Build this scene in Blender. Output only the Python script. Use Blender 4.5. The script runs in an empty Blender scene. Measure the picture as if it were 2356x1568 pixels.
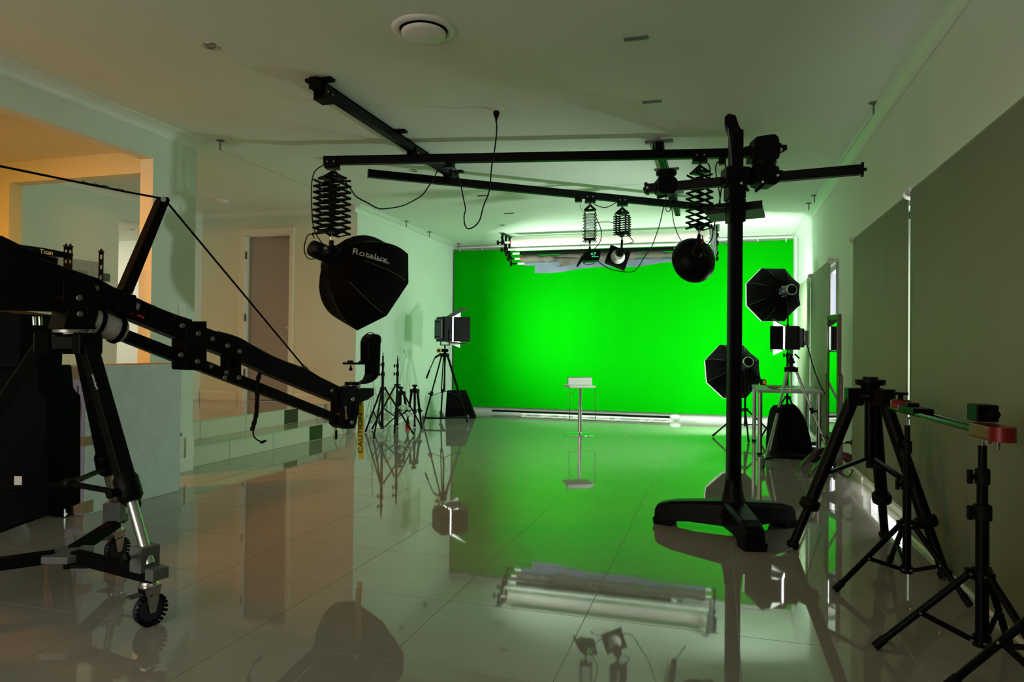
import bpy, math, random
from mathutils import Vector, Matrix
random.seed(7)
V = Vector
sc = bpy.context.scene
col = sc.collection
# ---------------------------------------------------------------- camera
FPX, CX, CY, HC = 1600.0, 1178.0, 784.0, 1.11
YAW, PIT, ROL = math.radians(16.4), math.radians(.65), math.radians(.62)
fw = V((-math.sin(YAW)*math.cos(PIT), math.cos(YAW)*math.cos(PIT), math.sin(PIT)))
r0 = V((math.cos(YAW), math.sin(YAW), 0)); u0 = r0.cross(fw)
RT = r0*math.cos(ROL) + u0*math.sin(ROL); UP = u0*math.cos(ROL) - r0*math.sin(ROL)
EYE = V((0, 0, HC))
cam = bpy.data.cameras.new('camera'); co = bpy.data.objects.new('camera', cam); col.objects.link(co)
M = Matrix((RT, UP, -fw)).transposed().to_4x4(); M.translation = EYE; co.matrix_world = M
cam.sensor_width = 36; cam.lens = FPX/2356*36; cam.clip_start = .05; cam.clip_end = 200
sc.camera = co
# ---------------------------------------------------------------- world, exposure, lights of the room
sc.view_settings.view_transform = 'Standard'; sc.view_settings.look = 'None'
sc.view_settings.exposure = 0.0; sc.view_settings.gamma = 1; sc.view_settings.use_curve_mapping = False
sc.cycles.max_bounces = 10; sc.cycles.diffuse_bounces = 6; sc.cycles.glossy_bounces = 5
sc.cycles.sample_clamp_indirect = 4; sc.cycles.caustics_reflective = True; sc.cycles.caustics_refractive = False
sc.cycles.use_denoising = True
w = bpy.data.worlds.new('world'); sc.world = w; w.use_nodes = True
w.node_tree.nodes['Background'].inputs[0].default_value = (.75, .85, 1, 1)
w.node_tree.nodes['Background'].inputs[1].default_value = 1.0

def area(name, loc, direction, sx, sy, power, color, spread=180, shape='RECTANGLE'):
    l = bpy.data.lights.new(name, 'AREA'); l.shape = shape; l.size = sx; l.size_y = sy
    l.energy = power; l.color = color; l.spread = math.radians(spread)
    o = bpy.data.objects.new(name, l); col.objects.link(o); o.location = loc
    o.rotation_euler = V(direction).to_track_quat('-Z', 'Y').to_euler()
    return o
# daylight behind the blinds of the right wall (sky light entering each window opening)
area('window_daylight', (1.345, 4.33, 1.05), (-1, 0, 0), 4.2, 1.95, 115, (1, .97, .93))
area('window_daylight', (1.345, 9.35, 1.1), (-1, 0, 0), 2.7, 1.95, 26, (1, .95, .9))
# ambient fill added behind the camera, no window there; lights of the left rooms
area('rear_fill_added', (-2.9, -2.3, 1.6), (-.05, 1, .03), 2.8, 1.9, 74, (1, .87, .79))
area('kitchen_lamp', (-5.6, 3.1, 2.6), (.0, .25, -1), .5, .5, 78, (1, .33, .035))
area('hall_lamp', (-8.2, 6.6, 2.55), (-.3, .3, -1), .5, .5, 40, (1, .86, .74))
area('bedroom_daylight', (-5.8, 9.6, 2.4), (0, -.1, -1), .8, .8, 3.0, (.85, .85, 1))

# ---------------------------------------------------------------- sight lines (turn a pixel of the survey into a point of the room)
def ray(x, y): return fw + RT*((x-CX)/FPX) - UP*((y-CY)/FPX)
def atX(x, y, X): d = ray(x, y); return EYE + d*(X/d.x)
def atY(x, y, Y): d = ray(x, y); return EYE + d*(Y/d.y)
def atZ(x, y, Z=0.0): d = ray(x, y); return EYE + d*((Z-HC)/d.z)
def atD(x, y, D): return EYE + ray(x, y)*D
def atP(x, y, p, n): d = ray(x, y); return EYE + d*((V(p)-EYE).dot(n)/d.dot(n))
def depth(p): return (V(p)-EYE).dot(fw)

# ---------------------------------------------------------------- materials
def mat(name, c, rough=.5, metal=0, spec=.5, emit=None, estr=0, noise=0, nscale=20, bump=0, bscale=200, coat=0, trans=0):
    m = bpy.data.materials.new(name); m.use_nodes = True; nt = m.node_tree; b = nt.nodes['Principled BSDF']
    b.inputs['Base Color'].default_value = (*c, 1); b.inputs['Roughness'].default_value = rough
    b.inputs['Metallic'].default_value = metal; b.inputs['Specular IOR Level'].default_value = spec
    b.inputs['Coat Weight'].default_value = coat
    if emit: b.inputs['Emission Color'].default_value = (*emit, 1); b.inputs['Emission Strength'].default_value = estr
    tc = nt.nodes.new('ShaderNodeTexCoord')
    if noise:
        n = nt.nodes.new('ShaderNodeTexNoise'); n.inputs['Scale'].default_value = nscale; n.inputs['Detail'].default_value = 4
        nt.links.new(tc.outputs['Object'], n.inputs['Vector'])
        r = nt.nodes.new('ShaderNodeValToRGB'); nt.links.new(n.outputs['Fac'], r.inputs[0])
        r.color_ramp.elements[0].position = .3; r.color_ramp.elements[1].position = .7
        r.color_ramp.elements[0].color = (*[v*(1-noise) for v in c], 1); r.color_ramp.elements[1].color = (*[min(1, v*(1+noise)) for v in c], 1)
        nt.links.new(r.outputs[0], b.inputs['Base Color'])
    if bump:
        n = nt.nodes.new('ShaderNodeTexNoise'); n.inputs['Scale'].default_value = bscale
        nt.links.new(tc.outputs['Object'], n.inputs['Vector'])
        bp = nt.nodes.new('ShaderNodeBump'); bp.inputs['Strength'].default_value = bump; bp.inputs['Distance'].default_value = .01
        nt.links.new(n.outputs['Fac'], bp.inputs['Height']); nt.links.new(bp.outputs[0], b.inputs['Normal'])
    if trans:
        t = nt.nodes.new('ShaderNodeBsdfTranslucent'); t.inputs[0].default_value = (*c, 1)
        mx = nt.nodes.new('ShaderNodeMixShader'); mx.inputs[0].default_value = trans
        out = nt.nodes['Material Output']
        nt.links.new(b.outputs[0], mx.inputs[1]); nt.links.new(t.outputs[0], mx.inputs[2]); nt.links.new(mx.outputs[0], out.inputs[0])
    return m
K = dict(
 wall=mat('wall_paint_green_bounce', (.66, .75, .66), .7, spec=.2, noise=.02, nscale=2),  # pale green tint stands in for light bounced off the green screen
 ceil=mat('ceiling_paint_green_bounce', (.70, .77, .68), .8, spec=.15, noise=.02, nscale=1.5),  # same green bounce light tinted into the ceiling colour
 trim=mat('white_trim_green_bounce', (.72, .77, .70), .4),  # white trim, tinted with the screen's green bounce light too
 tile=mat('polished_tile', (.30, .275, .245), .03, spec=.95, noise=.05, nscale=3),
 grout=mat('grout', (.52, .48, .40), .8, spec=.2),
 black=mat('black_metal', (.0018, .0018, .0018), .42, spec=.10),
 matte=mat('black_matte', (.003, .003, .003), .8, spec=.06),
 fabric=mat('black_fabric', (.003, .003, .003), .85, spec=.06, bump=.2, bscale=400),
 rubber=mat('rubber', (.004, .004, .004), .6, spec=.12),
 gloss=mat('black_lacquer', (.003, .003, .003), .12, spec=.12),
 chrome=mat('chrome', (.75, .75, .75), .12, 1),
 alu=mat('brushed_aluminium', (.5, .5, .5), .3, 1),
 steel=mat('dull_steel', (.18, .18, .17), .4, .8),
 grey=mat('grey_plastic', (.11, .12, .12), .5),
 zinc=mat('zinc_plate', (.42, .43, .42), .35, .7),
 white=mat('white_plastic', (.75, .74, .70), .4),
 pad=mat('white_padding', (.42, .42, .42), .6, noise=.15, nscale=30, bump=.3, bscale=60),
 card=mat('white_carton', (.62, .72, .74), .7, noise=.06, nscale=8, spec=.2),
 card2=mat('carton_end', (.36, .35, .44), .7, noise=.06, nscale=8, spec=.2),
 tape=mat('packing_tape', (.30, .22, .12), .3, spec=.4),
 print=mat('dark_print', (.05, .05, .06), .6),
 kraft=mat('kraft_card', (.30, .19, .09), .8),
 green=mat('chroma_green_cloth', (.0002, .265, .0006), .9, spec=.02, noise=.03, nscale=1.2),
 blind=mat('blind_fabric', (.27, .32, .21), .75, spec=.2, noise=.03, nscale=2, trans=.012),
 doorp=mat('door_paint', (.34, .36, .42), .45, noise=.03, nscale=3),
 brass=mat('gold_print', (.7, .45, .08), .35, .3),
 ytape=mat('yellow_tape', (.78, .55, .01), .45, trans=.25),
 ink=mat('black_ink', (.004, .004, .004), .5, spec=.1),
 red=mat('red_anodised', (.20, .008, .010), .3, .3),
 redm=mat('red_tape', (.5, .01, .01), .5),
 wood=mat('mahogany', (.045, .006, .006), .22, noise=.3, nscale=14),
 mirror=mat('mirror_glass', (.92, .92, .92), .01, 1),
 yellow=mat('yellow_plastic', (.75, .55, .01), .4),
 orange=mat('orange_knob', (.8, .35, .01), .4),
 paper=mat('white_paper_roll', (.66, .60, .56), .8, noise=.03, nscale=4),
 muslin=mat('grey_brown_muslin', (.085, .072, .055), .9, noise=.35, nscale=9, bump=.5, bscale=30),
 bluegrey=mat('blue_grey_cloth', (.10, .12, .16), .9, noise=.1, nscale=6),
 silver=mat('silver_lining', (.85, .85, .85), .35, .6),
 rim=mat('white_fabric_lip', (.8, .8, .8), .7, trans=.6),
 print_w=mat('white_print', (.55, .55, .55), .5),
 diff=mat('lamp_diffuser', (.9, .9, .9), .6, emit=(1, 1, .98), estr=6),
 diff2=mat('panel_face', (.9, .9, .9), .6, emit=(.95, 1, .96), estr=30),
 door_in=mat('barn_door_inside', (.85, .85, .85), .4, .2),
 led=mat('green_digits', (.0, .3, .1), .5, emit=(.05, 1, .3), estr=1.6),
 wrap=mat('clear_film', (.75, .78, .75), .15, spec=.6, trans=.5),
 sticker=mat('blue_white_sticker', (.28, .31, .42), .4, noise=.6, nscale=90),
 inset=mat('dark_glass_inset', (.03, .028, .018), .25),
 leather=mat('white_leather', (.62, .60, .56), .45),
 tgreen=mat('dark_green_mat', (.01, .06, .03), .5),
 blue=mat('navy_plastic', (.012, .014, .03), .4),
 screen=mat('grey_screen', (.06, .10, .08), .2),
 vinyl=mat('grey_panel', (.30, .32, .31), .4),
 seam=mat('grey_piping', (.10, .10, .10), .6),
)

# ---------------------------------------------------------------- mesh building
def frame_of(d, hint=V((0, 0, 1))):
    d = V(d).normalized()
    if abs(d.dot(hint)) > .97: hint = V((1, 0, 0)) if abs(d.x) < .9 else V((0, 1, 0))
    a = hint.cross(d).normalized(); b = d.cross(a).normalized()
    return a, b, d
class MB:
    def __init__(s): s.v = []; s.f = []; s.sm = []
    def add(s, vs, fs, smooth=False):
        n = len(s.v); s.v += [V(p) for p in vs]; s.f += [tuple(i+n for i in f) for f in fs]; s.sm += [smooth]*len(fs); return s
    def hexa(s, p):  # 8 points: bottom loop 0-3, top loop 4-7
        return s.add(p, [(3,2,1,0),(4,5,6,7),(0,1,5,4),(1,2,6,5),(2,3,7,6),(3,0,4,7)])
    def box(s, c, d, ax=None):
        a, b, e = ax if ax else (V((1,0,0)), V((0,1,0)), V((0,0,1)))
        c = V(c); x, y, z = V(a)*d[0]/2, V(b)*d[1]/2, V(e)*d[2]/2
        return s.hexa([c-x-y-z, c+x-y-z, c+x+y-z, c-x+y-z, c-x-y+z, c+x-y+z, c+x+y+z, c-x+y+z])
    def mm(s, lo, hi): lo, hi = V(lo), V(hi); return s.box((lo+hi)/2, hi-lo)
    def bar(s, p, q, w, h=None, hint=V((0,0,1))):   # w across, h along hint
        p, q = V(p), V(q); h = h or w; a, b, d = frame_of(q-p, hint)
        return s.box((p+q)/2, (w, h, (q-p).length), (a, b, d))
    def tube(s, p, q, r, r2=None, n=10, cap=True):
        p, q = V(p), V(q); r2 = r if r2 is None else r2; a, b, d = frame_of(q-p)
        vs = [p+(a*math.cos(t)+b*math.sin(t))*r for t in [2*math.pi*i/n for i in range(n)]]
        vs += [q+(a*math.cos(t)+b*math.sin(t))*r2 for t in [2*math.pi*i/n for i in range(n)]]
        s.add(vs, [(i, (i+1) % n, n+(i+1) % n, n+i) for i in range(n)], True)
        if cap: s.add(vs[:n], [tuple(reversed(range(n)))]); s.add(vs[n:], [tuple(range(n))])
        return s
    def lathe(s, p, d, prof, n=20, smooth=True):    # prof: (distance along d, radius)
        p = V(p); a, b, d = frame_of(d); vs = []
        for t, r in prof: vs += [p+d*t+(a*math.cos(2*math.pi*i/n)+b*math.sin(2*math.pi*i/n))*max(r, 1e-4) for i in range(n)]
        fs = [(k*n+i, k*n+(i+1) % n, (k+1)*n+(i+1) % n, (k+1)*n+i) for k in range(len(prof)-1) for i in range(n)]
        s.add(vs, fs, smooth)
        if prof[0][1] > .001: s.add(vs[:n], [tuple(reversed(range(n)))])
        if prof[-1][1] > .001: s.add(vs[-n:], [tuple(range(n))])
        return s
    def path(s, pts, r, n=6, smooth_curve=True, steps=5):
        pts = [V(p) for p in pts]
        if smooth_curve and len(pts) > 2: pts = crom(pts, steps)
        vs = []; a = None
        for i, p in enumerate(pts):
            t = (pts[min(i+1, len(pts)-1)]-pts[max(i-1, 0)]).normalized()
            if a is None: a, b, _ = frame_of(t)
            else: a = (a - t*a.dot(t)).normalized(); b = t.cross(a)
            vs += [p+(a*math.cos(2*math.pi*k/n)+b*math.sin(2*math.pi*k/n))*r for k in range(n)]
        m = len(pts)
        s.add(vs, [(i*n+k, i*n+(k+1) % n, (i+1)*n+(k+1) % n, (i+1)*n+k) for i in range(m-1) for k in range(n)], True)
        s.add(vs[:n], [tuple(reversed(range(n)))]); s.add(vs[-n:], [tuple(range(n))]); return s
    def prism(s, poly, ext):                        # poly: 3D points, ext: vector, centred on the polygon
        e = V(ext)/2; poly = [V(p) for p in poly]; n = len(poly)
        vs = [p-e for p in poly]+[p+e for p in poly]
        return s.add(vs, [tuple(reversed(range(n))), tuple(range(n, 2*n))]+[(i, (i+1) % n, n+(i+1) % n, n+i) for i in range(n)])
    def sphere(s, c, r, n=12, sc_=(1, 1, 1)):
        c = V(c); m = n//2; vs = []
        for j in range(m+1):
            t = math.pi*j/m
            vs += [c+V((math.sin(t)*math.cos(2*math.pi*i/n)*sc_[0], math.sin(t)*math.sin(2*math.pi*i/n)*sc_[1], math.cos(t)*sc_[2]))*r for i in range(n)]
        return s.add(vs, [(j*n+i, (j+1)*n+i, (j+1)*n+(i+1) % n, j*n+(i+1) % n) for j in range(m) for i in range(n)], True)
    def build(s, name, m, parent=None, loc=None, bev=0):
        off = V((0, 0, 0)); p = parent
        while p is not None: off += p.location; p = p.parent
        if parent is None:
            if loc is None:
                lo = [min(v[i] for v in s.v) for i in range(3)]; hi = [max(v[i] for v in s.v) for i in range(3)]
                loc = V(((lo[0]+hi[0])/2, (lo[1]+hi[1])/2, lo[2]))
            off = V(loc)
        me = bpy.data.meshes.new(name); me.from_pydata([v-off for v in s.v], [], s.f); me.update()
        me.polygons.foreach_set('use_smooth', s.sm)
        me.materials.append(K[m] if isinstance(m, str) else m)
        o = bpy.data.objects.new(name, me); col.objects.link(o); o.parent = parent
        if parent is None: o.location = off
        if bev:
            b = o.modifiers.new('bevel', 'BEVEL'); b.width = bev; b.segments = 2; b.limit_method = 'ANGLE'
        return o
def crom(P, k=5):
    out = []
    for i in range(len(P)-1):
        a, b, c, d = P[max(i-1, 0)], P[i], P[i+1], P[min(i+2, len(P)-1)]
        for j in range(k):
            t = j/k; out.append(.5*((2*b)+(c-a)*t+(2*a-5*b+4*c-d)*t*t+(3*b-a-3*c+d)*t**3))
    return out+[P[-1]]
def tag(o, label=None, cat=None, group=None, kind=None):
    if label: o['label'] = label
    if cat: o['category'] = cat
    if group: o['group'] = group
    if kind: o['kind'] = kind
    return o
def thing(name, label, cat, loc, group=None):
    o = bpy.data.objects.new(name, None); col.objects.link(o); o.location = V(loc); o.empty_display_size = .05
    return tag(o, label, cat, group)
def struct(name, mb, m, label=None, cat=None, bev=0): return tag(mb.build(name, m, bev=bev), label, cat, kind='structure')
def copy_thing(root, loc, label=None):
    r = root.copy(); col.objects.link(r); r.location = V(loc)
    if label: r['label'] = label
    for ch in list(root.children):
        c = ch.copy(); col.objects.link(c); c.parent = r
        for g in ch.children:
            d = g.copy(); col.objects.link(d); d.parent = c
    return r
def text(name, s, m, parent, o, right, up, size, thick=.0015, width=None):
    cu = bpy.data.curves.new('t', 'FONT'); cu.body = s; cu.size = 1; cu.extrude = .02; cu.align_x = 'CENTER'; cu.align_y = 'CENTER'
    to = bpy.data.objects.new('t', cu); col.objects.link(to)
    me0 = bpy.data.meshes.new_from_object(to.evaluated_get(bpy.context.evaluated_depsgraph_get()))
    r, u = V(right).normalized(), V(up).normalized(); n = r.cross(u)
    W = max(v.co.x for v in me0.vertices)-min(v.co.x for v in me0.vertices)
    sx = (width/W) if width else size
    mb = MB(); mb.add([V(o)+r*v.co.x*sx+u*v.co.y*size+n*(v.co.z/.02)*thick for v in me0.vertices], [tuple(p.vertices) for p in me0.polygons])
    bpy.data.objects.remove(to)
    return mb.build(name, m, parent)

# ================================================================ THE ROOM
H = 2.95; XL, XR, YB, YF = -4.5, 1.2, 11.65, -2.6; PZ = .36
g = MB().mm((-4.75, YF, -.10), (XR+.15, YB, -.0015)); floor = struct('floor', g, 'grout')
TX, TY = .6055, .61; full = None
def tiles(parent, x0, x1, y0, y1, z, ox, oy, th=.008, first=None):
    gp = .0016; full = None
    i0 = math.floor((x0-ox)/TX); j0 = math.floor((y0-oy)/TY)
    for i in range(i0, i0+60):
        a, b = max(x0, ox+i*TX), min(x1, ox+(i+1)*TX)
        if ox+i*TX >= x1-.02: break
        for j in range(j0, j0+60):
            c, d = max(y0, oy+j*TY), min(y1, oy+(j+1)*TY)
            if oy+j*TY >= y1-.02: break
            if b-a < .03 or d-c < .03: continue
            whole = (b-a) > TX-.001 and (d-c) > TY-.001
            if whole and full:
                o = bpy.data.objects.new('tile', full); col.objects.link(o); o.parent = parent
            else:
                mb = MB().mm((-(b-a)/2+gp, -(d-c)/2+gp, -th), ((b-a)/2-gp, (d-c)/2-gp, 0))
                mb.v = [v for v in mb.v]; me_o = mb.build('tile', 'tile', None, loc=(0, 0, 0)); me_o.parent = parent; o = me_o
                if whole: full = o.data
            o.location = V(((a+b)/2, (c+d)/2, z)) - parent.location
tiles(floor, -4.55, XR, YF+.1, YB, 0, .09, 2.26)
# right wall with two window openings
T = .16; g = MB()
W1 = (3.35-1.2, 6.5); W2 = (7.98, 10.7); ZB, ZT = .05, 2.07
for a, b, c, d in ((YF, W1[0], 0, H), (W1[1], W2[0], 0, H), (W2[1], YB+.1, 0, H), (W1[0], W1[1], ZT, H), (W2[0], W2[1], ZT, H), (W1[0], W1[1], 0, ZB), (W2[0], W2[1], 0, ZB)):
    g.mm((XR, a, c), (XR+T, b, d))
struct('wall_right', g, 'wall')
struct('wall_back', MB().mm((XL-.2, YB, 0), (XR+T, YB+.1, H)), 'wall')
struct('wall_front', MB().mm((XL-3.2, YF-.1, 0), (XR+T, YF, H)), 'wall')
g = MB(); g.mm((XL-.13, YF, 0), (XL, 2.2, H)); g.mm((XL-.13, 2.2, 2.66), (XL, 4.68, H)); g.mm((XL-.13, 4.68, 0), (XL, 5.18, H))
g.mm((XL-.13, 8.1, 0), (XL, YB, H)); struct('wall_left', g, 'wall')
g = MB(); DX0, DX1, DZ = -6.20, -5.50, 2.62
g.mm((-9.2, 8.1, PZ-.4), (DX0, 8.22, H)); g.mm((DX1, 8.1, PZ-.4), (XL-.13, 8.22, H)); g.mm((DX0, 8.1, DZ), (DX1, 8.22, H)); g.mm((DX0, 8.1, PZ-.4), (DX1, 8.22, PZ))
struct('wall_alcove', g, 'wall')
# portal to the room at the left, its far wall and the hall beyond
g = MB(); g.mm((-4.99, 5.05, 0), (XL-.13, 5.18, H)); g.mm((-6.56, 5.05, 2.66), (-4.99, 5.18, H)); g.mm((-7.7, 5.05, 0), (-6.56, 5.18, H))
struct('wall_portal', g, 'wall')
g = MB(); XW = -6.92
g.mm((XW-.1, 5.18, 0), (XW, 6.66, H)); g.mm((XW-.1, 6.66, 2.64), (XW, 7.4, H)); g.mm((XW-.1, 7.4, 0), (XW, 8.1, H))
struct('wall_far_left', g, 'wall')
struct('wall_kitchen', MB().mm((-7.8, YF, 0), (-7.7, 5.18, H)).mm((-7.7, 1.2, 0), (XL-.13, 1.3, H)), 'wall')
struct('wall_hall', MB().mm((-9.6, 5.5, 0), (-9.5, 9.0, H)).mm((-9.5, 5.4, 0), (XW-.1, 5.5, H)), mat('hall_paint', (.70, .62, .54), .7, spec=.2))
g = MB().mm((-7.4, 8.22, 0), (-7.3, 10.6, H)).mm((-7.3, 10.5, 0), (XL-.13, 10.6, H)).mm((-7.3, 8.22, .3), (XL-.13, 10.5, PZ-.002))
struct('wall_bedroom', g, mat('bedroom_paint', (.42, .42, .52), .7, spec=.2))
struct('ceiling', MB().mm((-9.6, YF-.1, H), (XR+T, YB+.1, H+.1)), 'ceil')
struct('ceiling_kitchen', MB().mm((-7.7, 1.3, 2.86), (XL-.13, 5.05, 2.949)), 'ceil')
struct('ceiling_hall', MB().mm((-9.5, 5.5, 2.62), (XW-.1, 9, 2.7)), 'ceil')
# platform and the two steps
S1, S2 = -4.58, -4.93
pf = struct('floor_platform', MB().mm((-9.5, 5.18, 0), (S2-.012, 8.1, PZ-.009)), 'grout')
tiles(pf, -9.4, S2-.001, 5.19, 8.09, PZ, -4.931, 5.88)
tiles_k = struct('floor_kitchen', MB().mm((-7.7, 1.3, 0), (XL-.13, 5.05, PZ)), 'tile')
st = struct('trim_step_tread', MB().mm((S2-.012, 5.18, 0), (S1-.008, 8.1, .175)), 'grout')
tr = MB().mm((S2, 5.185, .172), (S1+.004, 8.098, .18)).build('tread', 'tile', st, bev=.002)
rz = mat('riser_tile', (.56, .54, .45), .25)
vy = {0: (7.18, 7.46), 1: (7.19, 7.47)}
for k, (x, z0, z1) in enumerate(((S1, 0, .172), (S2, .18, .352))):
    y0, y1 = vy[k]
    for a, b in ((5.185, 5.78), (5.783, 6.48), (6.483, y0), (y1, 8.098)):
        MB().mm((x-.009, a, z0), (x, b-.002, z1)).build('riser_tile', rz, st, bev=.0015)
    tag(MB().mm((x-.03, y0, z0+.003), (x-.004, y1-.002, z1-.003)).build('step_inset', 'inset', st), 'dark recessed square in the riser')
    MB().mm((x-.02, 5.185, z1+.0005), (x+.005, 8.098, z1+.0085)).build('step_nosing', mat('nosing_green_light', (.35, .5, .36), .15), st)  # green light caught by the tile edge is painted into this strip
# skirting
def skirt(name, p, q, n, h=.1, t=.016, z=0):
    p, q, n = V(p), V(q), V(n); g = MB()
    prof = [(0, 0), (t, 0), (t, h-.015), (t*.4, h), (0, h)]
    a = [p+n*u+V((0, 0, z+v)) for u, v in prof]; b = [q+n*u+V((0, 0, z+v)) for u, v in prof]; k = len(prof)
    g.add(a+b, [tuple(range(k)), tuple(reversed(range(k, 2*k)))]+[(i, k+i, k+(i+1) % k, (i+1) % k) for i in range(k)])
    return struct(name, g, 'trim')
for a_, b_ in ((YF, W1[0]), (W1[1], W2[0]), (W2[1], YB)): skirt('baseboard_right', (XR, a_, 0), (XR, b_, 0), (-1, 0, 0))
skirt('baseboard_left', (XL, 8.1, 0), (XL, YB, 0), (1, 0, 0))
skirt('baseboard_left', (XL, 4.69, 0), (XL, 5.18, 0), (1, 0, 0), h=.12)
MB_ = MB().mm((XL, 5.09, .12), (XL+.016, 5.185, .30)); struct('trim_stair_post', MB_, 'trim')
skirt('baseboard_back', (XL, YB, 0), (XR, YB, 0), (0, -1, 0))
skirt('baseboard_alcove', (-6.9, 8.1, 0), (-6.3, 8.1, 0), (0, -1, 0), z=PZ, h=.12)
skirt('baseboard_alcove', (-5.4, 8.1, 0), (XL-.13, 8.1, 0), (0, -1, 0), z=PZ, h=.12)
def cornice(name, p, q, n, s=.09, z=H):
    p, q, n = V(p), V(q), V(n); prof = [(0, 0), (0, -s)]+[(s*(.12+.88*(1-math.cos(t))), -s+s*.88*math.sin(t)) for t in [math.pi/2*i/6 for i in range(7)]]+[(s, 0)]
    a = [p+n*u+V((0, 0, z+v)) for u, v in prof]; b = [q+n*u+V((0, 0, z+v)) for u, v in prof]; k = len(prof)
    g = MB().add(a+b, [tuple(reversed(range(k))), tuple(range(k, 2*k))]+[((i+1) % k, k+(i+1) % k, k+i, i) for i in range(k)])
    return struct(name, g, 'trim')
cornice('trim_1', (XR, YF, 0), (XR, YB, 0), (-1, 0, 0))
cornice('trim_2', (XL, YF, 0), (XL, 5.18, 0), (1, 0, 0))
cornice('trim_3', (XL, 8.01, 0), (XL, YB, 0), (1, 0, 0))
cornice('trim_4', (XL, YB, 0), (XR, YB, 0), (0, -1, 0))
cornice('trim_5', (XW, 8.1, 0), (XL, 8.1, 0), (0, -1, 0))
cornice('trim_6', (XW, 5.18, 0), (XW, 8.1, 0), (1, 0, 0))
# alcove door
d1 = struct('door_1', MB().mm((DX0-.09, 8.08, PZ), (DX0, 8.1, DZ)).mm((DX1, 8.08, PZ), (DX1+.06, 8.1, DZ)).mm((DX0-.095, 8.076, DZ+.002), (DX1+.065, 8.1, DZ+.085)).mm((DX0, 8.1, PZ), (DX0+.014, 8.22, DZ)).mm((DX1-.014, 8.1, PZ), (DX1, 8.22, DZ)).mm((DX0, 8.1, DZ-.014), (DX1, 8.22, DZ)), 'trim')
hx = V((DX0+.02, 8.205, 0)); ang = math.radians(9); dd = V((math.cos(ang), math.sin(ang), 0)); dn = V((-dd.y, dd.x, 0)); LW = .60
leaf = MB().box(hx+dd*LW/2+V((0, 0, (PZ+DZ)/2)), (LW, .036, DZ-PZ-.03), (dd, dn, V((0, 0, 1)))).build('door_leaf', 'doorp', d1, bev=.002)
hp = hx+dd*(LW-.06)-dn*.02+V((0, 0, 1.36))
MB().tube(hp, hp-dn*.012, .026, n=14).tube(hp-dn*.01, hp-dn*.05, .008).tube(hp-dn*.045, hp-dn*.045-dd*.10, .009, .007).build('door_handle', 'chrome', leaf)
for z in (.75, 1.5, 2.35): MB().mm((DX0-.004, 8.085, z-.05), (DX0+.02, 8.10, z+.05)).tube((DX0+.008, 8.078, z-.05), (DX0+.008, 8.078, z+.05), .007).build('hinge', 'steel', d1)
# hall door opening trim
struct('door_2', MB().mm((XW, 6.66, PZ), (XW+.004, 6.68, 2.64)), 'trim')

# windows and roller blinds of the right wall
def window(name, y0, y1, nx):
    fr = MB(); x0, x1 = XR+.05, XR+.10
    fr.mm((x0, y0, ZB), (x1, y0+.05, ZT)); fr.mm((x0, y1-.05, ZB), (x1, y1, ZT)); fr.mm((x0, y0, ZB), (x1, y1, ZB+.06)); fr.mm((x0, y0, ZT-.05), (x1, y1, ZT))
    root = struct(name, fr, 'alu')
    for i in range(1, nx):
        y = y0+(y1-y0)*i/nx if not (name == 'window_1' and i == 3) else 5.30; MB().mm((x0, y-.03, ZB), (x1, y+.03, ZT)).build('window_mullion', 'alu', root)
    gl = bpy.data.materials.new('window_glass'); gl.use_nodes = True; nt = gl.node_tree; nt.nodes.clear()
    o = nt.nodes.new('ShaderNodeOutputMaterial'); t = nt.nodes.new('ShaderNodeBsdfTransparent'); gs = nt.nodes.new('ShaderNodeBsdfGlossy'); mx = nt.nodes.new('ShaderNodeMixShader')
    gs.inputs['Roughness'].default_value = .02; mx.inputs[0].default_value = .06
    nt.links.new(t.outputs[0], mx.inputs[1]); nt.links.new(gs.outputs[0], mx.inputs[2]); nt.links.new(mx.outputs[0], o.inputs[0])
    for i in range(nx):
        a = y0+(y1-y0)*i/nx; b = y0+(y1-y0)*(i+1)/nx
        MB().mm((XR+.07, a+.03, ZB+.05), (XR+.075, b-.03, ZT-.04)).build('pane', gl, root)
window('window_1', W1[0], W1[1], 4); window('window_2', W2[0], W2[1], 3)
GB = 'roller blinds over the windows of the right wall'
def blind(y0, y1, ztop, zbot, label, x=XR-.075):
    root = thing('roller_blind', label, 'blind', (x, (y0+y1)/2, zbot), GB)
    n = 24; vs = []; fs = []
    for i in range(n+1):
        y = y0+(y1-y0)*i/n
        for z in (zbot, ztop-.03): vs.append((x+.004*math.sin(i*1.3)*(1 if z == zbot else .3), y, z))
    vs2 = [(a+.0012, b, c) for a, b, c in vs]; m = len(vs)
    fs = [(2*i, 2*i+2, 2*i+3, 2*i+1) for i in range(n)]+[(m+2*i, m+2*i+1, m+2*i+3, m+2*i+2) for i in range(n)]
    fs += [(2*i+1, 2*i+3, m+2*i+3, m+2*i+1) for i in range(n)]+[(2*i, m+2*i, m+2*i+2, 2*i+2) for i in range(n)]+[(0, 1, m+1, m), (2*n, m+2*n, m+2*n+1, 2*n+1)]
    MB().add(vs+vs2, fs, True).build('blind_fabric', 'blind', root)
    MB().tube((x+.022, y0, ztop-.024), (x+.022, y1, ztop-.024), .019, n=14).build('roller_tube', 'blind', root)
    MB().mm((x-.005, y0, zbot-.012), (x+.006, y1, zbot+.012)).build('bottom_rail', 'trim', root)
    for y in (y0, y1): MB().lathe((x-.002, y-.006, ztop-.028), (0, 1, 0), [(0, .03), (.012, .03)], 14).mm((x, y-.004, ztop-.04), (XR, y+.004, ztop-.015)).build('end_bracket', 'white', root)
blind(1.9, 4.735, 2.12, .014, 'large beige roller blind nearest the camera, running out of frame at the right')
blind(4.775, 6.58, 2.11, .13, 'beige roller blind behind the large black tripod, left of the nearest blind')
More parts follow.
